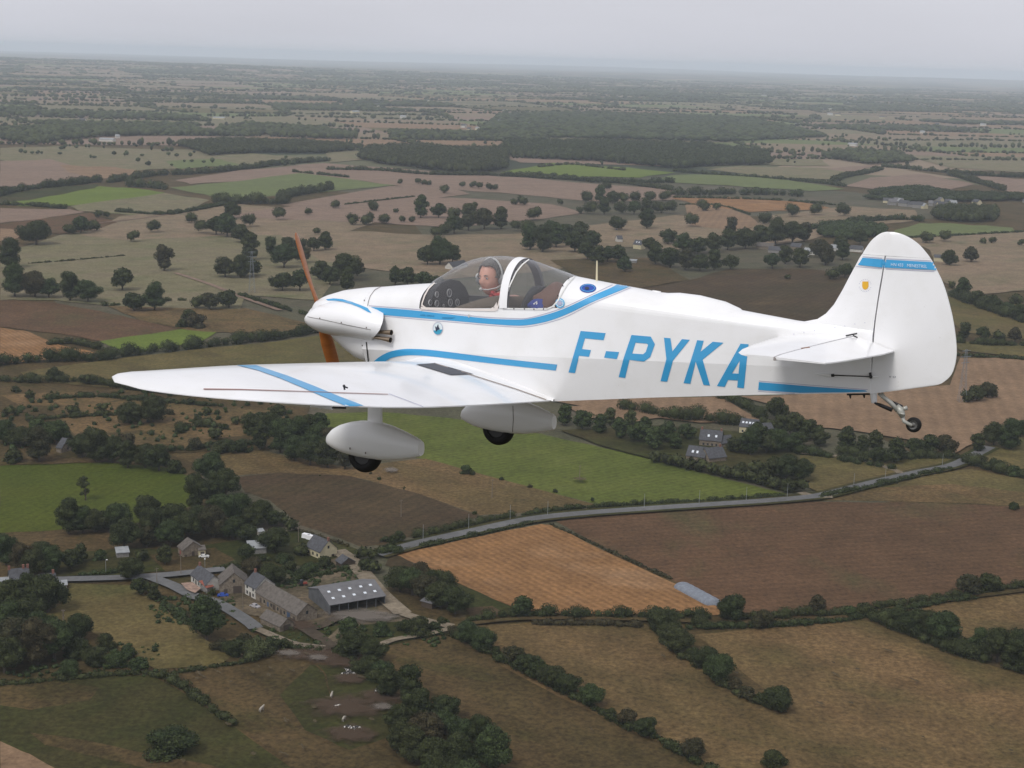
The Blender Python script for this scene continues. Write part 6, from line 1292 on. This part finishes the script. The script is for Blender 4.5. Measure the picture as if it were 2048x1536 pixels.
for c in far_tree:
    d = math.hypot(c[0][0], c[0][1]); sp = 18 if d < 6000 else (30 if d < 12000 else 48); n = int(cell * cell * 1.4 / sp / sp); dens = frng.choice([.35, .8, 1.0, 1.0])
    for k in range(int(n * dens)):
        s, t = frng.random(), frng.random(); x = (c[0][0] * (1 - s) + c[1][0] * s) * (1 - t) + (c[3][0] * (1 - s) + c[2][0] * s) * t; y = (c[0][1] * (1 - s) + c[1][1] * s) * (1 - t) + (c[3][1] * (1 - s) + c[2][1] * s) * t
        h = 11 + 6 * frng.random(); lb.append((x, y, h * .5 + relief(x, y), sp * (.55 + .2 * frng.random()), h * .52))
V, Q, T_ = foliage(lb, 0, hrng); tag(mobj('woodland', mesh_np('woodland', V, Q, T_), LF['dark']), 'scattered hazy woods spread over the far plain', 'woodland', None, 'stuff')
print('far wood lobes', len(lb))
# isolated trees of the middle distance, too many to tell apart
lb = []
for k in range(240):
    u, v = frng.uniform(-20, 2068), 130 + 175 * frng.random() ** .8 + 30
    p = G(u, v)
    if p.y < 2400 or p.y > 9000: continue
    for q_ in range(frng.choice([1, 1, 2, 4, 7])): r = frng.uniform(3, 6.5); h = frng.uniform(6, 13); lb.append((p.x + (q_ and frng.gauss(0, 22)), p.y + (q_ and frng.gauss(0, 6)), h * .55, r, h * .45))
V, Q, T_ = foliage(lb, 0, hrng); tag(mobj('scattered_trees', mesh_np('scattered_trees', V, Q, T_), LF['dark']), 'specks of single trees scattered over the far fields', 'trees', None, 'stuff')
# shrubs and tufts of the rough ground under the wing
lb = []
for k in range(260):
    u, v = frng.uniform(0, 600), frng.uniform(785, 905); p = G(u, v); r = frng.uniform(.6, 1.9); lb.append((p.x, p.y, r * .7, r, r * frng.uniform(.8, 1.5)))
V, Q, T_ = foliage(lb, .8, hrng); tag(mobj('scrub', mesh_np('scrub', V, Q, T_), LF['mid']), 'low scrub dotting the rough ground under the wingtip', 'scrub', None, 'stuff')
lb = []
for k in range(500):
    u, v = random.Random(k).choice([(frng.uniform(490, 900), frng.uniform(1245, 1298)), (frng.uniform(300, 470), frng.uniform(1195, 1250)), (frng.uniform(520, 720), frng.uniform(1130, 1180)), (frng.uniform(0, 320), frng.uniform(1290, 1355))]); p = G(u, v); r = frng.uniform(.5, 1.3); lb.append((p.x, p.y, r * .5, r, r * .8))
V, Q, T_ = foliage(lb, .6, hrng); tag(mobj('undergrowth', mesh_np('undergrowth', V, Q, T_), LF['mid']), 'undergrowth of weeds and brambles around the farm', 'undergrowth', None, 'stuff')
# ================================================================== BUILDINGS
def wallmat(name, a, b, sc=1.2): return vcol(name, a, b, sc, .9)
WM = {'stone': wallmat('stone_wall', (.24, .20, .15), (.13, .105, .08)), 'cream': wallmat('cream_render', (.52, .46, .30), (.44, .39, .26), .5), 'white': wallmat('white_render', (.55, .53, .48), (.42, .40, .36), .6),
      'grey': wallmat('grey_block', (.26, .25, .235), (.18, .17, .16)), 'metal': wallmat('steel_cladding', (.11, .115, .12), (.08, .082, .088), .4), 'wood': wallmat('dark_boards', (.09, .065, .045), (.05, .04, .03), 2)}
RM = {'slate': wallmat('slate_roof', (.088, .090, .098), (.060, .060, .064), .9), 'old': wallmat('weathered_tiles', (.135, .120, .105), (.09, .078, .068), .8), 'sheet': wallmat('fibre_cement_sheet', (.150, .148, .152), (.115, .112, .115), .35),
      'pale': wallmat('pale_sheet', (.30, .31, .315), (.22, .23, .235), .5), 'rust': wallmat('rusty_sheet', (.30, .08, .05), (.16, .09, .07), .8), 'red': wallmat('red_tiles', (.25, .10, .07), (.18, .08, .06), .8)}
pane = newmat('window_glass', (.03, .035, .04), .15); door_m = newmat('dark_door', (.06, .045, .035), .7); doorb = newmat('blue_door', (.05, .08, .14), .6); sky_m = newmat('skylight_sheet', (.62, .66, .70), .3); brick = wallmat('brick', (.24, .11, .08), (.16, .08, .06), 2)
def house(name, label, cat, p0, p1, depth, wh, rh, wm, rm, chim=(), wins=(), doors=(), sky_l=(), gwin=(), group=None, mono=False, over=.35, openf=False, gap_doors=()):
    a, b = G(*p0), G(*p1); Lh = (b - a).length; u = (b - a).normalized(); n = Vector((-u.y, u.x, 0)); 
    root = empty(name, a, math.atan2(u.y, u.x)); tag(root, label, cat, group)
    w_, r_ = WM[wm], RM[rm]
    m = MB(); D = depth
    V = [(0, 0, 0), (Lh, 0, 0), (Lh, D, 0), (0, D, 0), (0, 0, wh), (Lh, 0, wh), (Lh, D, wh), (0, D, wh)]
    if openf: m.add(V, [(1, 2, 6, 5), (2, 3, 7, 6), (3, 0, 4, 7)])
    else: m.add(V, [(0, 1, 5, 4), (1, 2, 6, 5), (2, 3, 7, 6), (3, 0, 4, 7)])
    if not mono: m.add([(0, 0, wh), (0, D, wh), (0, D / 2, wh + rh)], [(0, 1, 2)]); m.add([(Lh, 0, wh), (Lh, D, wh), (Lh, D / 2, wh + rh)], [(0, 1, 2)])
    m.build('wall', w_, root)
    r = MB(); o = over; th = .18; s = rh / (D / 2)
    if not mono:
        for k in (0, 1):
            ye, yr = (-o, D / 2) if k == 0 else (D + o, D / 2); ze = wh - o * s; zr = wh + rh
            r.add([(-o, ye, ze), (Lh + o, ye, ze), (Lh + o, yr, zr), (-o, yr, zr), (-o, ye, ze + th), (Lh + o, ye, ze + th), (Lh + o, yr, zr + th), (-o, yr, zr + th)], [(0, 1, 2, 3), (4, 5, 6, 7), (0, 1, 5, 4), (1, 2, 6, 5), (3, 0, 4, 7)])
    else: r.add([(-o, -o, wh), (Lh + o, -o, wh), (Lh + o, D + o, wh + rh), (-o, D + o, wh + rh), (-o, -o, wh + th), (Lh + o, -o, wh + th), (Lh + o, D + o, wh + rh + th), (-o, D + o, wh + rh + th)], [(0, 1, 2, 3), (4, 5, 6, 7), (0, 1, 5, 4), (1, 2, 6, 5), (2, 3, 7, 6), (3, 0, 4, 7)])
    rf_ = r.build('roof', r_, root)
    for t in chim: c = MB(); c.box((Lh * t, D / 2, wh + rh + .5), (.9, .7, 1.7)); c.build('chimney', brick, rf_)
    for t, f in sky_l:
        y = D / 2 * f; z = wh + rh * f + th + .04; c = MB(); hw, hd = (.55, .55) if Lh < 24 else (.75, .8)
        c.add([(Lh * t - hw, y - hd, z - hd * s), (Lh * t + hw, y - hd, z - hd * s), (Lh * t + hw, y + hd, z + hd * s), (Lh * t - hw, y + hd, z + hd * s)], [(0, 1, 2, 3)]); c.build('skylight', sky_m, rf_)
    for t, z in wins: c = MB(); c.box((Lh * t, -.02, z), (1.0, .06, 1.2)); c.build('window', pane, root)
    for t, wd, hd, dm in doors: c = MB(); c.box((Lh * t, -.03, hd / 2), (wd, .08, hd)); c.build('door', dm, root)
    for e_, t, z in gwin: c = MB(); c.box((Lh + .02 if e_ else -.02, D * t, z), (.06, .9, 1.2)); c.build('window', pane, root)
    for e_, t, wd, hd in gap_doors: c = MB(); c.box((Lh + .03 if e_ else -.03, D * t, hd / 2), (.08, wd, hd)); c.build('door', door_m, root)
    if openf:
        for k in range(7): c = MB(); c.box((Lh * k / 6 + (.12 if k == 0 else (-.12 if k == 6 else 0)), .15, wh / 2), (.22, .22, wh)); c.build('post', WM['metal'], root)
    return root
house('barn', 'big open-fronted barn with a grey roof and ten pale skylights', 'barn', (660, 1232), (770, 1213), 20, 4.2, 3.0, 'metal', 'sheet', sky_l=[(.12, .33), (.31, .33), (.50, .33), (.70, .33), (.88, .33), (.12, .72), (.31, .72), (.50, .72), (.70, .72), (.88, .72)], openf=True)
house('farmhouse', 'long low stone farm range with weathered roof and several dark doors', 'farm building', (512, 1201), (594, 1248), 8.5, 3.4, 3.4, 'stone', 'old', doors=[(.12, 1.2, 2.1, door_m), (.3, 1.2, 2.1, doorb), (.45, 2.0, 2.4, door_m), (.62, 1.1, 2.0, door_m), (.8, 2.2, 2.6, doorb), (.93, 1.4, 2.1, door_m)], wins=[(.21, 1.6), (.38, 1.6), (.54, 1.6), (.7, 1.6)], gwin=[(1, .5, 3.5)])
house('farmhouse', 'slate-roofed stone farmhouse with a chimney at the upper end of the long range', 'house', (490, 1189), (511, 1200.5), 8.5, 4.6, 3.6, 'white', 'slate', chim=(.08,), doors=[(.5, 1.1, 2.1, door_m)], wins=[(.22, 1.5), (.78, 1.5), (.22, 3.7), (.78, 3.7)])
house('barn', 'tall stone barn with a dark gable doorway facing the farmyard', 'barn', (437, 1172), (440, 1190), 10.5, 4.0, 4.5, 'stone', 'old', gwin=[(1, .5, 5.2)], gap_doors=[(1, .62, 3.2, 3.2), (1, .2, 1.4, 2.2)])
house('cottage', 'slate-roofed white cottage beside the paved terrace at the lane bend', 'cottage', (382, 1163), (411, 1185), 7, 2.9, 3.2, 'white', 'slate', chim=(.04,), doors=[(.35, 1, 2, door_m), (.75, 1, 2, door_m)], wins=[(.18, 1.5), (.55, 1.5)])
house('lean_to', 'small shed with a rusty red sheet roof below the slate cottage', 'shed', (414, 1187), (426, 1184), 5, 2.2, 1.2, 'grey', 'rust', mono=True)
house('cottage', 'small stone cottage with a dark door in the grassy plot', 'cottage', (356, 1107), (366, 1116), 8.5, 3.2, 3.0, 'stone', 'old', gap_doors=[(1, .5, 1.2, 2.2), (1, .15, .9, 1.2)], doors=[(.5, 1.4, 2.2, newmat('red_door', (.22, .05, .04), .6))])
house('shed', 'small pale-walled garage with a black doorway behind the white car', 'shed', (398, 1115), (411, 1114), 4, 3.0, .6, 'cream', 'old', mono=True, doors=[(.55, 1.6, 2.3, door_m)])
house('shed', 'low shed with a pale ribbed roof behind the gardens', 'shed', (498, 1110), (533, 1108), 7, 2.6, 1.0, 'grey', 'pale', mono=True)
house('house', 'cream-walled house with grey slate roof and a window in its gable', 'house', (612, 1108), (640, 1120), 8.5, 3.4, 4.0, 'cream', 'slate', chim=(.98,), wins=[(.2, 1.6), (.5, 1.6), (.8, 1.6)], gwin=[(1, .5, 4.6)], gap_doors=[(1, .75, 1.2, 1.2)])
house('shed', 'small dark timber shed with slate roof beside the farm track', 'shed', (672, 1131), (683, 1138), 6, 2.2, 2.0, 'wood', 'slate')
house('shed', 'long low dark shed sagging beside the lane below the farmhouse', 'shed', (521, 1247), (560, 1266), 6, 2.4, 2.2, 'stone', 'old', gap_doors=[(1, .5, 3, 2.4)])
house('house', 'dark slate house with a brick chimney half hidden by trees on the left', 'house', (22, 1186), (60, 1182), 9, 3.6, 4.2, 'white', 'slate', chim=(.0, .75, .98), wins=[(.3, 1.6), (.6, 1.6)])
house('annex', 'low slate annex right of the tree-hidden house on the left', 'annex', (82, 1181), (112, 1178), 7, 2.6, 2.6, 'grey', 'slate', chim=(.9,))
house('shed', 'flat pale-roofed shed at the extreme left edge', 'shed', (-6, 1184), (20, 1182), 7, 2.6, .4, 'grey', 'pale', mono=True)
house('shed', 'pale canvas-topped shelter just right of the slate annex', 'shed', (122, 1181), (134, 1180), 4, 2.0, .5, 'grey', 'pale', mono=True)
house('hut', 'small stone hut with grey roof among trees above the left green field', 'hut', (113, 906), (123, 908), 9, 3.0, 4.0, 'stone', 'slate', gwin=[(1, .5, 2)])
house('shed', 'cluster of pale sheets roofing a shed behind the road', 'shed', (234, 1117), (258, 1115), 5, 2.2, .8, 'grey', 'pale', mono=True)
house('shed', 'small white hut behind the trees by the ribbed shed', 'shed', (518, 1075), (528, 1074), 3, 2.4, .4, 'white', 'pale', mono=True)
house('shed', 'open timber lean-to under the big dark trees by the barn track', 'shed', (842, 1213), (864, 1219), 4, 2.2, .8, 'wood', 'sheet', mono=True)
for k, (x, y) in enumerate(((613, 1075), (622, 1078), (634, 1082))):
    o = MB(); p = G(x, y + 2); o.box((p.x, p.y, 1.1), (4.0, 1.9, 2.0), rz=-.5, taper=.9); o.box((p.x, p.y, .25), (3.6, 1.95, .4), rz=-.5)
    tag(o.build('caravan', white, None), nth(k, 3) + 'white caravans parked behind the cream house', 'caravan', 'white caravans behind the cream house')
house('house', 'grey-roofed stone house with dormers in the right hamlet', 'house', (1398, 893), (1441, 897), 10, 4.0, 4.5, 'stone', 'slate', chim=(.05, .95), wins=[(.2, 1.7), (.4, 1.7), (.6, 1.7), (.8, 1.7)], sky_l=[(.4, .4), (.75, .4)])
house('annex', 'low slate wing attached right of the dormered stone house', 'annex', (1443, 897), (1468, 894), 8, 2.8, 3.0, 'stone', 'slate')
house('house', 'cream house with a row of skylights highest in the right hamlet', 'house', (1478, 868), (1512, 872), 10, 4.5, 3.6, 'cream', 'slate', sky_l=[(.15, .5), (.35, .5), (.55, .5), (.75, .5)], wins=[(.2, 2), (.5, 2), (.8, 2)])
house('house', 'cream gabled house right of the skylight house in the hamlet', 'house', (1520, 875), (1548, 873), 9, 3.4, 3.4, 'cream', 'slate', wins=[(.4, 1.7), (.7, 1.7)])
house('house', 'slate house with two bright skylights lowest in the right hamlet', 'house', (1372, 921), (1408, 926), 9, 3.0, 4.2, 'stone', 'slate', sky_l=[(.3, .4), (.55, .4)])
house('house', 'dark slate house right of the house with two skylights', 'house', (1418, 928), (1452, 924), 9, 3.0, 4.2, 'stone', 'slate', chim=(.9,))
house('house', 'pale house with grey roof alone above the tail boom', 'house', (1266, 497), (1282, 499), 8, 5.0, 4.5, 'cream', 'slate', gwin=[(1, .5, 5)], sky_l=[(.3, .5), (.6, .5)])
house('house', 'smaller pale house in trees left of the lone pale house', 'house', (1235, 485), (1245, 485), 8, 4.0, 3.5, 'white', 'slate')
house('shed', 'small white-roofed shed behind the wood above the letters', 'shed', (1255, 527), (1272, 528), 7, 3, .8, 'grey', 'pale', mono=True)
hamlet = [((1512, 497), (1545, 500), 'old', 'stone', 'long tiled barn leftmost in the hamlet left of the fin'), ((1536, 505), (1575, 508), 'slate', 'grey', 'long slate farm roof second from left in that hamlet'), ((1580, 498), (1600, 500), 'slate', 'stone', 'small slate house at the top of the fin-side hamlet'), ((1606, 508), (1636, 511), 'pale', 'white', 'pale-roofed shed near the middle of the fin-side hamlet'), ((1595, 514), (1618, 515), 'slate', 'white', 'low slate building just below the pale-roofed shed'), ((1665, 502), (1682, 502), 'pale', 'white', 'tiny pale shed right of the hamlet middle'), ((1697, 503), (1724, 505), 'slate', 'white', 'white-walled slate house touching the fin edge')]
for a, b, rm, wm, lab in hamlet: house('house', lab, 'house', a, b, 10, 3.2, 3.6, wm, rm, group='houses of the hamlet left of the fin')
house('barn', 'cream-walled barn just right of the fin stripe', 'barn', (1868, 524), (1886, 525), 12, 5, 2.5, 'cream', 'slate')
house('barn', 'pale farm shed on the far left plain with a long white roof', 'barn', (198, 283), (226, 284), 18, 5, 3, 'white', 'pale')
house('house', 'tiny white gabled house right of the long white roof', 'house', (232, 277), (240, 277), 9, 5, 4, 'white', 'pale')
house('barn', 'pale farm roofs in front of the woods on the upper left', 'barn', (425, 238), (448, 239), 16, 4, 3, 'cream', 'pale')
house('barn', 'long white shed glinting far away on the upper right', 'barn', (1662, 221), (1686, 221), 24, 7, 3, 'white', 'pale')
house('barn', 'white farm building right of centre on the far plain', 'barn', (1695, 292), (1712, 293), 16, 6, 3, 'white', 'pale')
house('barn', 'far cream farm beside the woods left of centre', 'barn', (706, 227), (720, 227), 20, 6, 4, 'cream', 'pale')
house('house', 'grey-roofed farm hidden behind the canopy top', 'house', (905, 540), (935, 535), 9, 3, 4, 'white', 'slate')
vr = random.Random(8); vil = []
for k in range(16): vil.append((vr.uniform(1760, 2045), vr.uniform(402, 416), 'v'))
vil.sort()
for k, (x, y, _) in enumerate(vil): house('house', nth(k, len(vil)) + 'houses in the village at the upper right edge', 'house', (x, y), (x + vr.uniform(9, 22), y + vr.uniform(0, 2)), 9, vr.uniform(3.5, 5.5), 4, vr.choice(['cream', 'white', 'grey']), vr.choice(['slate', 'slate', 'pale', 'sheet']), group='houses in the village at the upper right edge')
vil = sorted([(vr.uniform(895, 1110), vr.uniform(246, 262)) for k in range(13)])
for k, (x, y) in enumerate(vil): house('house', nth(k, len(vil)) + 'pale houses in the hazy village above the canopy', 'house', (x, y), (x + vr.uniform(4, 10), y + .5), 11, vr.uniform(5, 8), 5, vr.choice(['cream', 'white', 'white']), vr.choice(['pale', 'slate']), group='pale houses in the hazy village above the canopy')
vil = sorted([(vr.uniform(20, 2030), 165 + 110 * vr.random()) for k in range(26)])
for k, (x, y) in enumerate(vil): house('house', nth(k, len(vil)) + 'pale farms dotted over the far plain', 'house', (x, y), (x + vr.uniform(5, 12), y + .4), 12, vr.uniform(5, 8), 4, vr.choice(['cream', 'white', 'white']), vr.choice(['pale', 'slate']), group='pale farms dotted over the far plain')
# low walls by the farm
def wall_line(label, P, h=1.0, t=.5, m=None): 
    b = MB(); L_ = [G(*p) for p in P]
    for a, c in zip(L_, L_[1:]): d = c - a; b.box(((a.x + c.x) / 2, (a.y + c.y) / 2, h / 2), (d.length, t, h), rz=math.atan2(d.y, d.x))
    o = b.build('stone_wall', m or WM['stone']); return tag(o, label, 'wall')
wall_line('pale stone wall along the track from the lane to the pasture', [(535, 1268), (565, 1282), (600, 1292), (651, 1298)], 1.2); wall_line('low wall in front of the cottage terrace', [(346, 1175), (388, 1190)], .8, .4, WM['white'])
field(fieldmat('terrace_paving', (.30, .20, .16), (.24, .17, .13)), [(362, 1166), (385, 1164), (402, 1176), (390, 1186), (372, 1178)], 'terrace', .3)
# covered silage clamp at the end of the stubble
a, b_ = G(1358, 1172), G(1432, 1212); d = (b_ - a); Ls = d.length; u = d.normalized(); n = Vector((-u.y, u.x, 0)); m = MB(); rows = []
for i in range(25):
    t = i / 24; e_ = min(1, math.sqrt(max(0, 1 - (max(0, abs(t - .5) - .42) / .08) ** 2))); rows.append([tuple(a + u * Ls * t + n * (3.7 * e_ * math.cos(q)) + Vector((0, 0, .02 + 2.2 * e_ * math.sin(q) ** .8 * (1 + .05 * math.sin(t * 40))))) for q in [math.pi * k / 10 for k in range(11)]])
m.grid(rows); tag(m.build('silage_mound', wallmat('grey_sheeting', (.20, .22, .25), (.15, .165, .19), .8), None, smooth=True), 'long rounded mound under grey sheeting at the corner of the stubble', 'silage mound')

# ================================================================== CARS, CATTLE, POLES
def car(label, px, py, rz, color, cat='car', name='parked_car'):
    p = G(px, py); r = empty(name, p, rz); tag(r, label, cat)
    prof = [(-2.05, .35), (-2.05, .75), (-1.75, .92), (-1.35, 1.02), (-.95, 1.42), (.35, 1.46), (.95, .98), (1.75, .88), (2.05, .68), (2.05, .35)]
    b = MB(); rows = []
    for y, s, dz in ((-.82, .0, 0), (-.78, 0, 0), (-.6, 0, .02), (.6, 0, .02), (.78, 0, 0), (.82, 0, 0)):
        rows.append([(x, y * (1 if z < 1.0 else .84), z + (dz if z > 1 else 0)) for x, z in prof])
    b.grid(rows); b.add(rows[0], [tuple(range(len(prof)))]); b.add(rows[-1], [tuple(range(len(prof)))])
    cm = newmat('car_paint_' + name + str(int(px)), color, .3, coat=.5); bd = b.build('body', cm, r)
    for s in (-1, 1): g = MB(); g.add([(-1.2, s * .73, 1.04), (.75, s * .73, 1.04), (.3, s * .715, 1.36), (-.88, s * .715, 1.36)], [(0, 1, 2, 3)]); g.build('side_window', pane, r)
    g = MB(); g.add([(.97, -.6, 1.0), (.97, .6, 1.0), (.42, .55, 1.42), (.42, -.55, 1.42)], [(0, 1, 2, 3)]); g.build('windscreen', pane, r)
    for x in (-1.3, 1.3):
        for s in (-1, 1): g = MB(); g.lathe([(-.1, .05), (-.1, .31), (.1, .31), (.1, .05)], (x, s * .78, .31), 'y', 14); g.build('wheel', rubber, r)
    return r
car('bright blue car parked in the yard before the tall stone barn', 446, 1193, .1, (.02, .07, .35)); car('white car on the grass beside the small garage', 408, 1115, .05, (.62, .62, .6)); car('dark car parked near the white gravel by the farmhouse', 510, 1215, -.6, (.35, .33, .34))
tr = empty('tractor', G(606, 1172), .4); tag(tr, 'small red tractor standing in the yard behind the farm range', 'tractor')
b = MB(); b.box((.7, 0, 1.15), (1.9, .7, .7), taper=.9); b.box((-.6, 0, 1.0), (1.2, .9, .6)); b.build('body', newmat('tractor_red', (.25, .04, .02), .5), tr)
b = MB(); b.box((-.7, 0, 1.95), (1.2, 1.1, 1.2), taper=.85); b.build('cab', pane, tr)
for x, r_ in ((-.8, .75), (1.2, .45)):
    for s in (-1, 1): g = MB(); g.lathe([(-.18, .1), (-.18, r_), (.18, r_), (.18, .1)], (x, s * .85, r_), 'y', 16); g.build('wheel', rubber, tr)
cowm = newmat('cow_hide', (.6, .58, .54), .8); setc(cowm, mixcol(cowm, (.58, .56, .52), (.015, .013, .012), ramp(cowm, noise(cowm, 1.7, 1), .44, .48)))
def cow(seed, label, px, py, rz, lying=False, pale=False):
    r = random.Random(seed); p = G(px, py); dz = -.45 if lying else 0
    V = [(-.85, 0, 1.15), (-.35, 0, 1.12), (.35, 0, 1.12), (.75, 0, 1.2), (1.05, 0, 1.35), (1.3, 0, 1.38), (1.6, 0, 1.2)] if r.random() < .4 else [(-.85, 0, 1.15), (-.35, 0, 1.12), (.35, 0, 1.12), (.75, 0, 1.15), (1.05, 0, .9), (1.22, 0, .55), (1.45, 0, .3)]
    E2 = [(i, i + 1) for i in range(6)]; R2 = [.30, .34, .36, .30, .17, .14, .09]
    for x, s in ((-.8, .2), (-.8, -.2), (.6, .2), (.6, -.2)):
        i = len(V); root_i = 0 if x < 0 else 3
        if lying: V += [(x + .2, s * 1.6, .85), (x + .35, s * 2, .62)]
        else: V += [(x - (.06 if x < 0 else 0), s, .62), (x, s, .04)]
        E2 += [(root_i, i), (i, i + 1)]; R2 += [.12, .06]
    i = len(V); V += [(-1.15, 0, .9), (-1.17, 0, .55)]; E2 += [(0, i), (i, i + 1)]; R2 += [.04, .03]
    for s in (1, -1): i = len(V); V.append((V[5][0] + .02, s * .24, V[5][2] + .12)); E2.append((5, i)); R2.append(.04)
    o = skinfig('cow', [(x, y, z + dz) for x, y, z in V], E2, R2, newmat('pale_hide', (.32, .29, .24), .8) if pale else cowm, None, 1)
    o.location = (p.x, p.y, 0); o.rotation_euler = (0, 0, rz); o.scale = (1.15, 1.15, 1.15); return tag(o, label, 'cow', 'cattle in the near pasture')
cow(1, 'black and white cow leftmost of the pair highest in the pasture', 689, 1353, .3); cow(2, 'dark cow at the right of the highest pair in the pasture', 702, 1352, .1); cow(3, 'white-patched cow behind the highest pair in the pasture', 697, 1347, 2.6)
cow(4, 'leftmost cow of the group beside the hedge trees', 753, 1387, 1.2); cow(5, 'middle cow of the group beside the hedge trees', 762, 1388, .4); cow(6, 'rightmost cow of the group beside the hedge trees', 772, 1386, 2.9)
cow(7, 'small pale calf standing alone below the cattle path', 663, 1396, 1.5, pale=True); cow(8, 'dark cow lying alone on bare mud', 671, 1417, .4, lying=True); cow(9, 'pale cow standing alone above the lowest group', 688, 1442, 1.3, pale=True)
cow(10, 'leftmost cow of the lowest group in the pasture', 694, 1460, .5); cow(11, 'middle cow of the lowest group in the pasture', 704, 1463, 2.8); cow(12, 'rightmost cow of the lowest group in the pasture', 713, 1461, .1); cow(13, 'grey cow alone in the left of the cattle field', 523, 1423, 1.2, pale=True)
polem = newmat('pole_wood', (.17, .14, .11), .9); conc = newmat('pale_concrete', (.24, .255, .255), .8)
def pole(label, px, py, h=8, m=None, r=.16, arm=True, name='utility_pole', group='utility poles along the roads', cat='pole'):
    p = G(px, py); b = MB(); b.tube([(0, 0, 0), (0, 0, h)], [r, r * .6], n=7)
    if arm: b.box((0, 0, h - .5), (1.6, .12, .12), rz=.6)
    o = b.build(name, m or polem); o.location = p; return tag(o, label, cat, group)
rp = [(846, 1083), (937, 1061), (1020, 1042), (1095, 1034), (1288, 1019), (1398, 1011), (1492, 1004), (1574, 997), (1707, 976), (1770, 962), (1884, 935)]
for i, (x, y) in enumerate(rp): pole(nth(i, len(rp)) + 'pale poles lining the country road', x, y, 7.5, conc, .11, False)
for lab, x, y, h in (('wooden pole in the tan field beside the green crop', 984, 996, 9), ('wooden pole in the grey brown field', 802, 1034, 8), ('tall wooden pole in the farmyard', 486, 1226, 11), ('wooden pole by the left road in front of dark trees', 57, 1152, 9), ('thin pole in the green crop beside a dark patch', 1159, 958, 7), ('wooden pole among the garden trees by the cream house', 597, 1085, 9), ('pole at the lane junction by the slate cottage', 362, 1152, 9), ('pole on the grass left of the lane junction', 314, 1170, 7)): pole(lab, x, y, h, None, .16)
stain(1159, 957, 5, 5, (.05, .04, .02), 'tuft_patch')
lamp = empty('street_lamp', G(212, 1150)); tag(lamp, 'grey street lamp by the road in front of the clipped hedge', 'street lamp'); b = MB(); b.tube([(0, 0, 0), (0, 0, 6), (.5, -.3, 6.4)], [.1, .07, .05], n=6); b.build('post', conc, lamp); b = MB(); b.ball((.6, -.35, 6.35), (.4, .25, .15), 8); b.build('lamp_head', white, lamp)
lamp2 = empty('street_lamp', G(410, 1141)); tag(lamp2, 'street lamp with a round white head behind the slate cottage', 'street lamp'); b = MB(); b.tube([(0, 0, 0), (0, 0, 4.5)], [.08, .06], n=6); b.build('post', conc, lamp2); b = MB(); b.ball((0, 0, 4.8), .32, 8); b.build('lamp_head', white, lamp2)
sgn_ = MB(); p = G(127, 1246); sgn_.tube([p, p + Vector((0, 0, 2.2))], [.3, .25], n=6); sgn_.tube([p + Vector((0, 0, 2.2)), p + Vector((0, 0, 4.8))], [.25, .2], n=6); sgn_.box((p.x, p.y, 4.7), (1.1, .5, .35)); sgn_.box((p.x, p.y, 2.9), (.9, .5, .25)); tag(sgn_.build('stone_post', WM['stone']), 'pale carved post standing in the left pasture beside the dark trees', 'post')
def mast(label, px, py, h, wd=3.2):
    p = G(px, py); b = MB(); C4 = [(-1, -1), (1, -1), (1, 1), (-1, 1)]; n = 8
    def q(k, t): s = wd / 2 * (1 - t * .82); return p + Vector((C4[k % 4][0] * s, C4[k % 4][1] * s, h * t))
    for k in range(4): b.tube([q(k, 0), q(k, 1)], .08, n=4)
    for i in range(n):
        for k in range(4): b.tube([q(k, i / n), q(k + 1, (i + 1) / n)], .04, n=4); b.tube([q(k + 1, i / n), q(k, (i + 1) / n)], .04, n=4)
    for t, l in ((.97, 4), (.86, 5.5), (.75, 4)): b.box((p.x, p.y, h * t), (l * 1.6, .3, .3), rz=.5)
    return tag(b.build('lattice_mast', newmat('galvanised' + str(int(px)), (.20, .22, .24), .6, metal=.2)), label, 'pylon', 'lattice masts')
mast('tall lattice mast behind the trees left of the propeller', 504, 586, 36, 5); mast('lattice mast beside the trees on the orange field', 1923, 806, 34, 4.5)
# ================================================================== HAZE
hz = MB(); XA, YA0, YA1, ZT = 52000, -52000, 52000, 270.0
hz.add([(-XA, YA0, -40), (XA, YA0, -40), (XA, YA1, -40), (-XA, YA1, -40), (-XA, YA0, ZT), (XA, YA0, ZT), (XA, YA1, ZT), (-XA, YA1, ZT)], [(3, 2, 1, 0), (4, 5, 6, 7), (0, 1, 5, 4), (1, 2, 6, 5), (2, 3, 7, 6), (3, 0, 4, 7)])
hm = bpy.data.materials.new('haze'); hm.use_nodes = True; n_ = hm.node_tree; n_.nodes.clear(); pv = n_.nodes.new('ShaderNodeVolumePrincipled'); oo = n_.nodes.new('ShaderNodeOutputMaterial')
pv.inputs['Color'].default_value = (.81, .905, 1.0, 1); pv.inputs['Density'].default_value = 0.52e-4; pv.inputs['Anisotropy'].default_value = -0.1
n_.links.new(pv.outputs[0], oo.inputs['Volume'])
hzo = hz.build('haze', hm); tag(hzo, kind='stuff')
